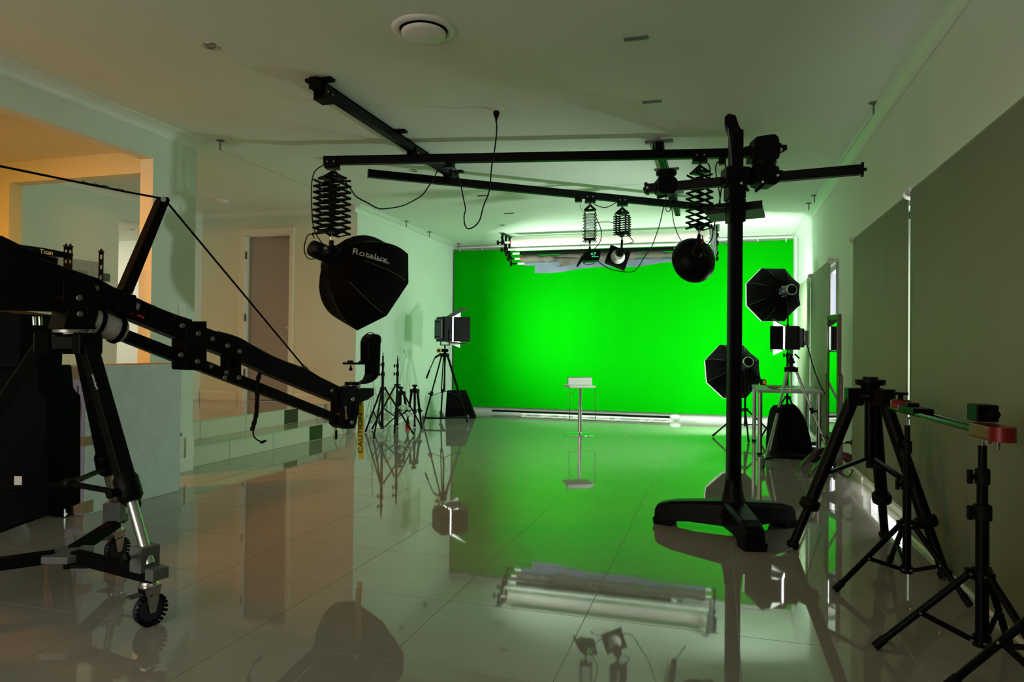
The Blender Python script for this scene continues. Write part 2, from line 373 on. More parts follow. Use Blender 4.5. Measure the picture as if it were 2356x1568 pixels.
blind(7.84, 9.40, 2.09, .12, 'far beige blind behind the tall mirror, right of the narrow gap')
blind(9.46, 10.76, 2.09, .12, 'farthest beige blind beside the green screen, with a lamp shadow on it')

# wall fittings
def plate(label, name, c, n, w, h, toggles=1, cat='switch'):
    c, n = V(c), V(n); u = V((0, 0, 1)).cross(n)
    r = thing(name, label, cat, c); MB().box(c+n*.005, (w, .01, h), (u, n, V((0, 0, 1)))).build('cover_plate', 'white', r, bev=.002)
    for i in range(toggles):
        q = c+n*.012+u*(w*.5*(i-(toggles-1)/2)); MB().box(q, (.018, .008, .03), (u, n, V((0, 0, 1)))).build('rocker' if cat == 'switch' else 'socket', 'white' if cat == 'switch' else 'grey', r)
plate('white light switch on the pillar left of the alcove', 'light_switch', (XL, 5.03, 1.42), (1, 0, 0), .075, .12)
plate('white double outlet low on the pillar left of the steps', 'wall_outlet', (XL, 5.0, .33), (1, 0, 0), .115, .075, 2, 'outlet')
plate('white outlet on the right wall with a black plug in it', 'wall_outlet', (XR, 6.68, .32), (-1, 0, 0), .115, .075, 2, 'outlet')
r = thing('thermostat', 'small thermostat with dark screen beside the wall cabinet', 'thermostat', (XW, 6.55, 1.85))
MB().box((XW+.01, 6.50, 1.90), (.02, .10, .09)).build('screen', 'screen', r); MB().box((XW+.008, 6.55, 1.82), (.016, .19, .045)).build('housing', 'white', r)
r = thing('wall_cabinet', 'grey control cabinet on the far wall seen through the left opening', 'cabinet', (XW, 6.0, 1.6))
MB().mm((XW, 5.62, 1.45), (XW+.05, 6.40, 2.06)).build('body', 'vinyl', r, bev=.004); MB().mm((XW+.05, 5.72, 1.50), (XW+.06, 6.26, 2.0)).build('door', 'vinyl', r, bev=.002)
g = MB(); [g.mm((XW+.06, 5.98, 1.90+i*.012), (XW+.063, 6.2, 1.905+i*.012)) for i in range(4)]; g.build('louvre', 'grey', r)
# slotted uprights standing by the far wall
def upright(p, w, zlo, zhi, faces, label):
    r = thing('slotted_upright', label, 'shelf post', (p[0], p[1], zlo), 'slotted shelf posts')
    g = MB(); p = V((p[0], p[1], 0)); u = V((.86, .5, 0))
    for k in range(faces):
        cx = p+u*(k*w); n = int((zhi-zlo)/.075)
        for s in (-1, 1): g.box(cx+u*s*w*.36+V((0, 0, (zlo+zhi)/2)), (w*.28, .006, zhi-zlo), (u, V((-.5, .86, 0)), V((0, 0, 1))))
        for i in range(n+1): g.box(cx+V((0, 0, zlo+(zhi-zlo)*i/n)), (w*.46, .006, .048 if i in (0, n) else .05), (u, V((-.5, .86, 0)), V((0, 0, 1))))
    g.build('perforated_channel', 'matte', r); MB().box(p+u*w*(faces-1)/2+V((0, 0, zhi+.004)), (w*faces*1.05, .03, .01), (u, V((-.5, .86, 0)), V((0, 0, 1)))).build('end_cap', 'rubber', r)
a = atD(159, 567, 5.3); upright((a.x-.03, a.y), .03, 1.25, a.z, 2, 'wide black slotted post with two rows of keyholes, nearer the jib mast base')
a = atD(233, 579, 5.6); b = atD(233, 720, 5.6); upright((a.x, a.y), .035, b.z, a.z, 1, 'narrow black slotted post with one row of keyholes, left of the jib mast')

# ceiling fittings
def vent(c, R, label):
    r = thing('ceiling_vent', label, 'air vent', c, 'round ceiling air vents'); c = V(c)
    MB().lathe(c, (0, 0, -1), [(-.002, R*1.0), (.004, R*1.0), (.012, R*.92), (.018, R*.80), (.012, R*.76), (-.0, R*.74)], 40).build('outer_ring', 'white', r)
    MB().lathe(c+V((0, 0, -.001)), (0, 0, -1), [(0, R*.75), (.001, R*.75)], 32).build('throat', 'matte', r)
    MB().lathe(c, (0, 0, -1), [(.022, R*.70), (.030, R*.70), (.040, R*.55), (.043, .001)], 40).build('centre_disc', 'white', r)
    return r
vent(atZ(975, 67, H), .185, 'round white ceiling vent nearest the camera, top of the picture')
vent(atZ(1392, 511, H), .185, 'round white ceiling vent far back, above the grey cloth rolls')
GD = 'recessed ceiling downlights'
def downlight(c, label, lit=False):
    r = thing('downlight', label, 'downlight', c, GD); c = V(c)
    MB().lathe(c, (0, 0, -1), [(0, .052), (.003, .052), (.008, .046), (.006, .034), (-.02, .030)], 24).build('trim_ring', 'alu', r)
    MB().lathe(c+V((0, 0, .0)), (0, 0, -1), [(.0, .03), (.002, .028), (.004, .001)], 20).build('lamp', 'vinyl', r)
for q, l in (((485, 105), 'round ceiling downlight at upper left, nearest the camera'), ((953, 392), 'ceiling downlight seen between the two cross rails'), ((1157, 517), 'farthest ceiling downlight, just above the left roll brackets')):
    downlight(atZ(*q, H), l)
p = atZ(303, 527, 2.62); downlight(p, 'chrome downlight in the hall ceiling seen past the jib mast')
r = thing('smoke_alarm', 'white smoke alarm on the alcove ceiling', 'smoke alarm', atZ(513, 461, H))
MB().lathe(atZ(513, 461, H), (0, 0, -1), [(0, .07), (.02, .07), (.035, .045), (.036, .001)], 20).build('housing', 'white', r)
MB().box(atZ(490, 460, H)+V((0, 0, -.006)), (.2, .12, .012)).build('back_plate', 'white', r)
GK = 'ceiling brackets for the light rails'
def bracket(px, label):
    c = atZ(*px, H); r = thing('rail_bracket', label, 'bracket', c, GK)
    MB().mm(c+V((-.07, -.018, -.008)), c+V((.07, .018, 0))).build('mounting_plate', 'grey', r)
    g = MB(); [g.lathe(c+V((dx, 0, -.008)), (0, 0, -1), [(0, .008), (.005, .008)], 8) for dx in (-.05, -.02, .03)]; g.build('screws', 'steel', r); return r
bracket((1463, 87), 'small dark ceiling bracket nearest the camera, right of the big vent')
bracket((1500, 233), 'small dark ceiling bracket in line behind the first, above the cross rail')
bracket((1112, 449), 'dark ceiling bracket behind the long angled rail, left side')
bracket((1171, 490), 'dark ceiling bracket just above the farthest downlight')
GH = 'ceiling hooks that hold the hanging wires'
def hook(c, label, h=.085):
    r = thing('ceiling_hook', label, 'hook', c, GH); c = V(c)
    MB().lathe(c, (0, 0, -1), [(0, .038), (.006, .036), (.012, .012)], 16).build('base_disc', 'steel', r)
    MB().tube(c, c-V((0, 0, h)), .007).build('stem', 'steel', r)
    return c-V((0, 0, h))
HL = [hook(atZ(*q, H), l) for q, l in (((507, 323), 'steel ceiling hook at the top of the left pillar'), ((935, 508), 'steel ceiling hook on the left, first beyond the alcove corner'), ((988, 533), 'steel ceiling hook on the left, second beyond the alcove corner'), ((1055, 560), 'steel ceiling hook at the left top corner of the green screen'))]
HR = [hook(atZ(*q, H), l) for q, l in (((2010, 236), 'steel ceiling hook at upper right, nearest the camera'), ((1874, 449), 'steel ceiling hook on the right, above the end of the stand arm'), ((1861, 467), 'steel ceiling hook just behind the one above the stand arm'), ((1820, 541), 'steel ceiling hook at the right top corner of the green screen'))]
for nm, L, l in (('left', HL, 'thin steel wire strung along the left ceiling edge'), ('right', HR, 'thin steel wire strung along the right ceiling edge')):
    tag(MB().path(L, .0016, 4, False).build('hanging_wire', 'steel'), l, 'wire')

# ================================================================ GREEN SCREEN
YS = 11.50
xl, xr = atY(1044, 700, YS).x, min(atY(1824, 700, YS).x, XR-.03); zt = 2.84
root = thing('green_screen', 'bright chroma green cloth hung across the whole back wall', 'backdrop', ((xl+xr)/2, YS, .1))
nx, nz = 150, 24; vs = []
for i in range(nx+1):
    u = i/nx; x = xl+(xr-xl)*u
    sag = .05*abs(math.sin(u*math.pi*7)) * (0.5 if u < .6 else .3) + (.0 if u < .9 else -(u-.9)*.35)
    top = zt - .03*math.sin(u*math.pi) - sag*.35
    zb = atY(1085+u*735, 938+u*31, YS).z*.0+.10
    for j in range(nz+1):
        t = j/nz; z = zb+(top-zb)*t
        fold = (.010*math.sin(u*34+math.sin(t*3)*.6)+.003*math.sin(u*91+2))*(.35+.65*t)
        vs.append((x, YS+fold+.02*(1-t), z))
g = MB().add(vs, [(i*(nz+1)+j, (i+1)*(nz+1)+j, (i+1)*(nz+1)+j+1, i*(nz+1)+j+1) for i in range(nx) for j in range(nz)], True)
g.build('cloth', 'green', root)
g = MB()
g.tube((xl-.02, YS+.02, zt+.045), (xr+.0, YS+.02, zt+.045), .010, n=8).build('top_cord', 'white', root)
for i in range(14): MB().tube((xl+.1+(xr-xl-.2)*i/13, YS+.01, zt-.03), (xl+.1+(xr-xl-.2)*i/13, YS+.01, zt+.05), .007, n=6).build('clip', 'white', root)
p, q = atZ(1127, 945, .03), atZ(1590, 966, .03)
yv = YS-.10
tag(MB().tube((-3.70, yv, .045), (-.62, yv, .045), .018, n=10).build('backdrop_pole', 'matte'), 'long black pole lying on the floor along the green screen', 'pole')
root = thing('wrapped_tube', 'long tube in clear plastic film lying along the green screen', 'roll', (-1.8, yv-.09, 0))
MB().tube((-3.15, yv-.09, .013), (-.65, yv-.09, .013), .012, n=10).build('tube', 'white', root)
g = MB(); pts = []
for i in range(60):
    t = i/59; pts.append((-3.15+2.6*t, yv-.09+random.uniform(-.02, .02), .018+random.uniform(-.004, .004)))
g.path(pts, .014, 6, False).build('plastic_film', 'wrap', root)
g = MB(); g.sphere((-.62, yv-.1, .06), .05, 8, (1.8, .7, .9)).build('crumpled_end', 'wrap', root)

# ================================================================ CEILING RAILS
GR = 'black ceiling rails of the lighting grid'
def rail(p, q, label, w=.06, h=.075, ends=()):
    root = thing('ceiling_rail', label, 'rail', p, GR); a, b, d = frame_of(V(q)-V(p))
    p, q = V(p), V(q)
    g = MB(); g.box((p+q)/2+b*(h/2-.006), (w, .012, (q-p).length), (a, b, d))
    for s in (-1, 1):
        g.box((p+q)/2+a*s*(w/2-.004), (.008, h, (q-p).length), (a, b, d)); g.box((p+q)/2+a*s*(w/2-.014)-b*(h/2-.004), (.024, .008, (q-p).length), (a, b, d))
    g.build('channel', 'black', root)
    for e in (p, q): MB().box(e, (w*1.06, h*1.06, .012), (a, b, d)).build('end_plate', 'black', root)
    return root, a, b, d
ZR, ZC = 2.895, 2.81
def carriage(c, d, root, name='carriage', s=1.0):
    a = V((0, 0, 1)); b = a.cross(V(d)).normalized(); c = V(c); g = MB()
    for k in (-1, 1): g.box(c+b*k*.042, (.11*s, .008, .10), (V(d).normalized(), b, a))
    g.box(c-V((0, 0, .048)), (.12*s, .09, .016), (V(d).normalized(), b, a))
    o = g.build(name, 'black', root)
    for k in (-1, 1):
        for m in (-.03, .03): MB().tube(c+b*k*.046+V(d).normalized()*m, c+b*k*.055+V(d).normalized()*m, .007, n=8).build('bolt', 'alu', o)
a = atZ(722, 190, ZR); b = atZ(1048, 408, ZR); xL = (a.x+b.x)/2
root, *_ = rail((xL, a.y, ZR), (xL, b.y, ZR), 'long black ceiling rail at the left, running away from upper left')
for y in (a.y+.08, a.y+1.25, b.y-.05): MB().mm((xL-.10, y-.03, ZR+.034), (xL+.10, y+.03, H)).build('mounting_plate', 'black', root)
carriage((xL, a.y+.13, ZR-.03), (0, 1, 0), root, 'end_stop')
a2 = atZ(1521, 335, ZR); b2 = atZ(1556, 490, ZR); xR = (a2.x+b2.x)/2
root, *_ = rail((xR, a2.y, ZR), (xR, b2.y, ZR), 'short green-lit ceiling rail at the right, running away behind the stand')
for y in (a2.y+.03, a2.y+1.0, b2.y-1.0): MB().mm((xR-.12, y-.02, ZR+.034), (xR+.12, y+.02, H)).build('mounting_plate', 'grey', root)
A1, B1 = atZ(748, 370, ZC), atZ(1736, 352, ZC)
root, *_ = rail(A1, B1, 'nearer black cross rail carrying the big octagonal softbox')
D1 = (B1-A1).normalized()
for X in (xL, xR): t = (X-A1.x)/D1.x; carriage(A1+D1*t+V((0, 0, .045)), (0, 1, 0), root, s=1.1)
A2, B2 = atZ(848, 399, ZC), atZ(1645, 479, ZC); D2 = (B2-A2).normalized()
root, *_ = rail(A2, B2, 'farther angled black cross rail carrying two small lamps')
for X in (xL, xR): t = (X-A2.x)/D2.x; carriage(A2+D2*t+V((0, 0, .045)), (0, 1, 0), root, s=1.1)
def on1(px): # point of cross rail 1 above pixel column px
    n = ray(px, 400).cross(UP); return A1+D1*((EYE-A1).dot(n)/D1.dot(n))
def on2(px): n = ray(px, 450).cross(UP); return A2+D2*((EYE-A2).dot(n)/D2.dot(n))

# pantographs
GP = 'folding pantograph arms hanging from the rails'
def pantograph(top, zbot, label, w, n, ang, gap, m='black', lean=V((0, 0, 0)), bar=.018, axr=.006):
    root = thing('pantograph', label, 'light hanger', top, GP); top = V(top)
    carriage(top+V((0, 0, .03)), D1, root)
    u = V((math.cos(ang), math.sin(ang), 0)); v = V((-u.y, u.x, 0)); z1 = top.z-.10; hgt = (z1-zbot-.05)/n
    dn = V((0, 0, -1))
    MB().tube(top-V((0, 0, .02)), top-V((0, 0, .075)), .012, n=8).build('swivel', 'steel', root)
    g = MB(); c = V((top.x, top.y, z1+.02))
    for s in (-1, 1): g.bar(c+V((0, 0, .03)), c+u*s*w*.25+v*gap/2-V((0, 0, .03)), .014, .02); g.bar(c+V((0, 0, .03)), c+u*s*w*.25-v*gap/2-V((0, 0, .03)), .014, .02)
    g.box(c-V((0, 0, .03)), (w*.7, gap, .02), (u, v, V((0, 0, 1)))); g.build('top_yoke', m, root)
    ln = math.hypot(w, hgt); th = math.atan2(hgt, w)
    me = None
    for k in range(n):
        zc = z1-.03-hgt*(k+.5)
        for s in (-1, 1):
            for r_ in (-1, 1):
                cc = V((top.x, top.y, zc))+v*(s*gap/2+r_*.004)+lean*(k/n)
                dirv = (u*math.cos(th)+V((0, 0, 1))*math.sin(th)*r_).normalized()
                MB().box(cc, (ln*1.04, .006, bar), (dirv, v, dirv.cross(v))).build('scissor_bar', m, root)
        for s in (-1, 0, 1):
            zz = zc-(hgt/2 if s else 0)
            q = V((top.x, top.y, zz))+u*s*w/2+lean*(k/n); MB().tube(q-v*(gap/2+.012), q+v*(gap/2+.012), axr, n=6).build('axle', 'steel' if m == 'steel' else m, root)
    b = V((top.x, top.y, zbot))+lean
    g = MB().box(b+V((0, 0, .045)), (w*.7, gap, .02), (u, v, V((0, 0, 1))))
    for s in (-1, 1): g.bar(b+u*s*w*.3+V((0, 0, .04)), b, .014, .02)
    g.build('bottom_yoke', m, root)
    MB().tube(b+V((0, 0, .01)), b-V((0, 0, .05)), .010, n=8).build('spigot', 'chrome', root)
    return root, b-V((0, 0, .04))
T1 = on1(765)+V((0, 0, -.05)); T2 = on1(1610)+V((0, 0, -.05)); T3 = on2(1358)+V((0, 0, -.05)); T4 = on2(1432)+V((0, 0, -.05))
def zat(px, py, P): return atP(px, py, P, V((fw.x, fw.y, 0))).z
cang = math.atan2(RT.y, RT.x)
P1, E1 = pantograph(T1, zat(758, 543, T1), 'left pantograph with black zigzag bars holding the big softbox', .26, 9, cang+.75, .20, bar=.020)
P2, E2 = pantograph(T2, zat(1606, 530, T2), 'right pantograph beside the black column holding the round dish', .17, 9, cang+.35, .13, bar=.017)
P3, E3 = pantograph(T3, zat(1357, 560, T3), 'slim far pantograph holding the flash with the green display', .07, 9, cang+1.15, .12, bar=.007, axr=.0035)
P4, E4 = pantograph(T4, zat(1429, 545, T4), 'half folded far pantograph holding the lamp with square flaps', .15, 9, cang+.9, .12, bar=.013, axr=.004)

# ================================================================ SOFTBOXES
def octabox(apex, cen, R, hint, parent, lip=.03, bulge=1.0, r_in=.085, piping=True):
    apex, cen = V(apex), V(cen); ax = (cen-apex).normalized(); L = (cen-apex).length
    e1 = (V(hint)-ax*V(hint).dot(ax)).normalized(); e2 = ax.cross(e1)
    angs = [math.radians(22.5+45*k) for k in range(8)]
    def pt(k, t):
        r = r_in+(R-r_in)*(math.sin(t*math.pi/2)**(.62*bulge)); return apex+ax*L*t+(e1*math.cos(angs[k % 8])+e2*math.sin(angs[k % 8]))*r
    N = 9
    for k in range(8):
        vs = []; 
        for j in range(N):
            a, b = pt(k, j/(N-1)), pt(k+1, j/(N-1))
            mid = (a+b)/2; mid = mid-(mid-(apex+ax*(mid-apex).dot(ax))).normalized()*.018*math.sin(math.pi*j/(N-1))
            vs += [a, mid, b]
        ins = [v-(v-(apex+ax*(v-apex).dot(ax))).normalized()*.004 for v in vs]; m = len(vs)
        fs = [(3*j+c, 3*j+c+1, 3*j+c+4, 3*j+c+3) for j in range(N-1) for c in (0, 1)]
        g = MB().add(vs, fs, False); g.add(ins, [tuple(reversed(f)) for f in fs], False); o = g.build('fabric_panel', 'fabric', parent)
        if piping: MB().path([pt(k, j/(N-1))+ax*0 for j in range(2, N)], .0022, 4, False).build('seam', 'seam', o)
    g = MB()
    rim = [pt(k, 1) for k in range(8)]
    for k in range(8):
        a, b = rim[k], rim[(k+1) % 8]; g.add([a, b, b+ax*lip, a+ax*lip], [(0, 1, 2, 3)])
        a2, b2 = cen+(a-cen)*.985, cen+(b-cen)*.985; g.add([a2, b2, b2+ax*lip, a2+ax*lip], [(3, 2, 1, 0)])
    return rim, ax, pt, e2, g
# left hanging octabox
dA = depth(E1)
apex = atD(764, 590, dA+.0); cen = atD(850, 654, dA+.36)
root = thing('octagonal_softbox', 'large black octagonal softbox with white lettering hanging from the left pantograph', 'softbox', apex)
hint = RT*60-UP*38
rim, ax, opt, e2, g = octabox(apex, cen, .475, hint, root, lip=.05, bulge=1.0)
g.build('rim_lip', 'fabric', root)
pipe = MB().path([cen+(p-cen)*.965-ax*.006 for p in rim]+[cen+(rim[0]-cen)*.965-ax*.006], .0022, 4, False); pipe.build('rim_piping', 'seam', root)
MB().prism([cen+(p-cen)*.985+ax*.02 for p in rim], ax*.004).build('front_diffuser', 'white', root)
fh = atD(722, 572, dA-.16)
MB().lathe(apex-ax*.06, ax, [(0, .085), (.02, .10), (.07, .105)], 20).build('speed_ring', 'black', root)
# flash head
r = thing('studio_flash', 'black studio flash unit behind the big softbox, with a small keypad', 'flash', fh)
fd = (apex-fh).normalized(); fa, fb, _ = frame_of(fd)
MB().lathe(fh-fd*.03, fd, [(0, .055), (.01, .072), (.10, .078), (.24, .078), (.27, .07)], 16).build('body', 'black', r)
g = MB()
for i in range(5):
    for j in range(3): q = atD(711+i*4.2, 566+j*4.5, dA-.30); g.box(q, (.006, .006, .006))
g.build('keypad', 'seam', r)
MB().prism([atD(744, 568, dA-.2), atD(752, 566, dA-.2), atD(754, 573, dA-.2), atD(746, 575, dA-.2)], fw*.004).build('label_plate', 'seam', r)
MB().tube(E1, E1-V((0, 0, .07)), .022, n=10).bar(E1-V((0, 0, .06)), apex-ax*.08, .04, .03).build('mounting_bracket', 'black', r)
MB().path([atD(x, y, dA-.1) for x, y in ((724, 548), (716, 538), (706, 545), (700, 570), (704, 588), (716, 596), (733, 588))], .005).build('power_lead', 'rubber', r)
# lettering on the top panel
def proj(p):
    v = V(p)-EYE; z = v.dot(fw); return V((CX+FPX*v.dot(RT)/z, CY-FPX*v.dot(UP)/z))
from mathutils.geometry import intersect_ray_tri
otri = []
for k in range(8):
    for j_ in range(8):
        q0, q1, q2, q3 = opt(k, j_/8), opt(k+1, j_/8), opt(k+1, (j_+1)/8), opt(k, (j_+1)/8); otri += [(q0, q1, q2), (q0, q2, q3)]
def print_on_fabric(s_, px0, px1, h_px, up_px, name='lettering'):
    cu = bpy.data.curves.new('t', 'FONT'); cu.body = s_; cu.size = 1; cu.align_x = 'LEFT'
    to = bpy.data.objects.new('t', cu); col.objects.link(to)
    me0 = bpy.data.meshes.new_from_object(to.evaluated_get(bpy.context.evaluated_depsgraph_get())); bpy.data.objects.remove(to)
    xs = [v.co.x for v in me0.vertices]; W = max(xs)-min(xs); vs = []
    for v in me0.vertices:
        t = (v.co.x-min(xs))/W; x = px0[0]+(px1[0]-px0[0])*t+up_px[0]*v.co.y; y = px0[1]+(px1[1]-px0[1])*t-h_px*v.co.y
        d = ray(x, y); best = None
        for a_, b_, c_ in otri:
            h_ = intersect_ray_tri(a_, b_, c_, d, EYE, True)
            if h_ and (best is None or (h_-EYE).length < best): best = (h_-EYE).length
        vs.append(EYE+d.normalized()*((best or 6.6)-.006))
    MB().add(vs, [tuple(p.vertices) for p in me0.polygons]).build(name, 'print_w', root)
print_on_fabric('Rotalux', (811, 583), (891, 604), 19, (4, 0))
print_on_fabric('elinchrom', (846, 592), (895, 608), 10, (2, 0))
# ================================================================ generic flash / lamp helper objects on pantographs
# green display flash
c3 = atP(1357, 590, E3, V((fw.x, fw.y, 0)))
r = thing('studio_flash', 'black flash head with green lit digits under the slim pantograph', 'flash', c3)
rt, up = V((RT.x, RT.y, 0)).normalized(), V((0, 0, 1)); fwd = V((fw.x, fw.y, 0)).normalized(); D3 = depth(c3)
def px3(x, y, dz=0): return atD(x, y, D3+dz)
MB().prism([px3(1340, 585), px3(1352, 577), px3(1381, 577), px3(1377, 600), px3(1345, 603), px3(1338, 596)], fw*.20).build('body', 'black', r, bev=.01)
MB().prism([px3(1338, 588, -.02), px3(1332, 600, -.02), px3(1326, 612, -.02), px3(1329, 614, -.02), px3(1340, 600, -.02), px3(1344, 592, -.02)], fw*.05).build('handle', 'black', r)
MB().tube(E3, px3(1357, 582), .013, n=8).build('spigot_clamp', 'black', r)
MB().path([px3(1340, 604), px3(1350, 608), px3(1365, 606), px3(1374, 598)], .004).build('loop_lead', 'rubber', r)
text('display_digits', '4.7', 'led', r, px3(1365, 584, -.108), RT, UP, .045)
g = MB(); [g.box(px3(1363+i*4, 590, -.105), (.012, .004, .006), (RT, fw, UP)) for i in range(4)]; g.build('indicator_lamps', 'led', r)
# square flap lamp
r = thing('reflector_lamp', 'small lamp with round reflector in a square flap frame, tilted', 'lamp', atP(1424, 585, E4, fwd)); D4 = depth(E4)
def px4(x, y, dz=0): return atD(x, y, D4+dz)
c4_ = px4(1422, 590, .05)
o = [px4(1405, 563), px4(1451, 581), px4(1438, 618), px4(1392, 600)]
ctr = (o[0]+o[1]+o[2]+o[3])/4
g = MB()
hole = []
nrm = fw
for i in range(4):
    a, b = o[i], o[(i+1) % 4]
    for k in range(6):
        t0, t1 = k/6, (k+1)/6; p0, p1 = a.lerp(b, t0), a.lerp(b, t1)
        q0, q1 = ctr+(p0-ctr).normalized()*.082, ctr+(p1-ctr).normalized()*.082
        g.hexa([p0-nrm*.006, p1-nrm*.006, q1-nrm*.006, q0-nrm*.006, p0+nrm*.006, p1+nrm*.006, q1+nrm*.006, q0+nrm*.006])
g.build('square_frame', 'black', r)
MB().lathe(ctr-nrm*.10, nrm, [(0, .045), (.04, .06), (.10, .082), (.104, .082), (.04, .056), (0, .042)], 20).build('reflector_bowl', 'white', r)
MB().lathe(px4(1430, 578, -.22), nrm, [(0, .03), (.01, .045), (.16, .05), (.2, .04)], 14).build('lamp_body', 'black', r)
for i, d_ in ((0, V((-.02, 0, .02))), (2, V((.0, 0, -.02)))):
    a, b = o[(i+2) % 4], o[(i+3) % 4]; MB().hexa([a, b, b+nrm*.05-UP*.02, a+nrm*.05-UP*.02, a+UP*.004, b+UP*.004, b+nrm*.05-UP*.016, a+nrm*.05-UP*.016]).build('flap', 'black', r)
MB().tube(E4, px4(1430, 572, -.1), .014, n=8).build('spigot_clamp', 'black', r)
MB().path([px4(1441, 538), px4(1452, 548), px4(1457, 556), px4(1446, 560), px4(1436, 562)], .005).build('lead', 'rubber', r)
# round dish
D2_ = depth(E2); 
def pxd(x, y, dz=0): return atD(x, y, D2_+dz)
r = thing('beauty_dish', 'round black dish under the right pantograph, seen from behind', 'reflector', pxd(1597, 598))
dc = pxd(1597, 598); dax = (fw+RT*-.18-UP*.15).normalized()
MB().lathe(dc-dax*.12, dax, [(0, .05), (.01, .08), (.03, .12), (.07, .17), (.12, .196), (.135, .198), (.12, .190), (.07, .165), (.03, .11)], 40).build('dish', 'black', r)
MB().lathe(pxd(1607, 572, -.28), (dc-pxd(1607, 572, -.28)), [(0, .03), (.01, .042), (.15, .045), (.2, .05)], 14).build('lamp_body', 'black', r)
MB().tube(E2, pxd(1606, 565, -.12), .015, n=8).box(pxd(1606, 556, -.06), (.05, .05, .05)).tube(pxd(1603, 548, -.06), pxd(1618, 553, -.06), .009).build('spigot_clamp', 'black', r)
text('small_logo', 'BFI A', 'seam', r, dc-dax*.150, RT, UP, .035)
MB().box(pxd(1617, 557, -.08), (.02, .02, .016)).build('red_cap', 'redm', r)

# ================================================================ CABLES UP HIGH
def cable(pts, label, r=.006, cat='cable', m='rubber', name='power_cable', kids=None):
    return tag(MB().path(pts, r, 6).build(name, m), label, cat)
Dc = (depth(A1)+depth(B1))/2; d0 = depth(on1(1035)); dp = depth(atZ(1142, 262, H))
root = thing('ceiling_outlet', 'white ceiling outlet with a black plug hanging from it', 'outlet', atZ(1150, 254, H))
c = atZ(1150, 253, H); MB().mm(c+V((-.055, -.04, -.008)), c+V((.055, .04, 0))).build('cover_plate', 'white', root, bev=.002)
c = atZ(1142, 256, H-.01); MB().lathe(c, (0, 0, -1), [(0, .02), (.015, .026), (.035, .02), (.06, .009), (.08, .007)], 12).build('plug', 'rubber', root)
d = dp; tp = c-V((0, 0, .075))
cable([tp]+[atD(x, y, d+k) for x, y, k in ((1143, 300, .0), (1138, 345, .1), (1131, 385, .2), (1128, 425, .3), (1123, 448, .3), (1112, 475, .3), (1104, 505, .3), (1092, 520, .3), (1077, 526, .3), (1069, 515, .4), (1068, 495, .5), (1071, 480, .6), (1066, 455, .7), (1060, 425, .8), (1051, 395, 1.0), (1043, 383, 1.15))]+[atD(1036, 377, d0), atD(1022, 382, d0), atD(1006, 394, d0)]+[atD(x, y, d0-.1*i) for i, (x, y) in enumerate(((998, 412), (985, 430), (972, 448), (950, 462), (926, 473), (895, 479), (870, 479), (845, 466), (820, 452), (805, 432), (785, 408), (768, 390)))], 'long black cable looping from the ceiling plug to the left pantograph', .0055)
MB_ = MB().mm(on1(1036)+V((-.035, -.035, -.085)), on1(1036)+V((.035, .035, -.035)))
tag(MB_.build('cable_clip', 'black'), 'small black cable clip under the nearer cross rail, left of centre', 'clip', 'cable clips on the rails')
tag(MB().mm(on1(1662)+V((-.03, -.03, -.095)), on1(1662)+V((.03, .03, -.035))).build('cable_clip', 'black'), 'small black cable clip under the rail just left of the column', 'clip', 'cable clips on the rails')
tag(MB().mm(on2(1331)+V((-.035, -.03, -.08)), on2(1331)+V((.035, .03, -.035))).build('cable_clip', 'black'), 'small dark box clipped under the farther rail, left of the slim pantograph', 'clip', 'cable clips on the rails')
dl = depth(E1)
cable([atD(x, y, dl) for x, y in ((757, 377), (738, 383), (724, 395), (718, 415), (716, 450), (718, 490), (720, 515), (728, 540), (742, 560))], 'black lead running down the left side of the left pantograph', .005)
d = depth(on2(1331)); cable([atD(x, y, d) for x, y in ((1334, 467), (1338, 482), (1345, 492), (1341, 505), (1350, 515), (1338, 528), (1342, 545), (1336, 560), (1340, 578))], 'thin wavy cord hanging beside the slim pantograph', .002)
cable([atD(x, y, depth(T3)) for x, y in ((1366, 469), (1380, 475), (1393, 477), (1405, 473), (1418, 466), (1428, 468))], 'short black cable sagging between the two far pantographs', .005)
cable([atD(x, y, depth(T3)-.05) for x, y in ((1366, 490), (1376, 510), (1383, 530), (1382, 552), (1372, 568), (1362, 576))], 'black lead curving down the right side of the slim pantograph', .005)
cable([atD(x, y, D3-.1) for x, y in ((1372, 597), (1385, 608), (1405, 619), (1430, 624), (1455, 625), (1468, 615), (1480, 595), (1498, 570), (1508, 545), (1518, 515), (1527, 475), (1532, 462))], 'long black cable sagging from the flash up to the farther rail', .0055)
cable([atD(x, y, depth(on2(1550))-.1) for x, y in ((1544, 460), (1547, 490), (1551, 515), (1560, 540), (1570, 558), (1585, 580))], 'black cable from the farther rail down behind the round dish', .0055)
cable([atD(x, y, depth(on2(1550))-.12) for x, y in ((1533, 450), (1530, 470), (1533, 484), (1539, 486), (1543, 478), (1540, 455))], 'small cable loop hanging under the farther rail', .005)
d = depth(on1(1662)); cable([atD(x, y, d) for x, y in ((1657, 470), (1656, 450), (1652, 425), (1647, 395), (1648, 378), (1658, 369), (1668, 374), (1669, 388), (1665, 402), (1660, 430), (1657, 455), (1652, 480), (1645, 510), (1642, 530))], 'black cable loop hanging just left of the column', .0055)
cable([atD(x, y, depth(T2)-.06) for x, y in ((1612, 372), (1625, 373), (1633, 385), (1633, 410), (1629, 440), (1630, 465), (1640, 482), (1650, 500))], 'black cable arching over the right pantograph', .0055)
cable([atD(x, y, D2_-.1) for x, y in ((1615, 540), (1620, 560), (1628, 562), (1638, 548), (1640, 530), (1636, 515))], 'short black lead beside the round dish', .005)

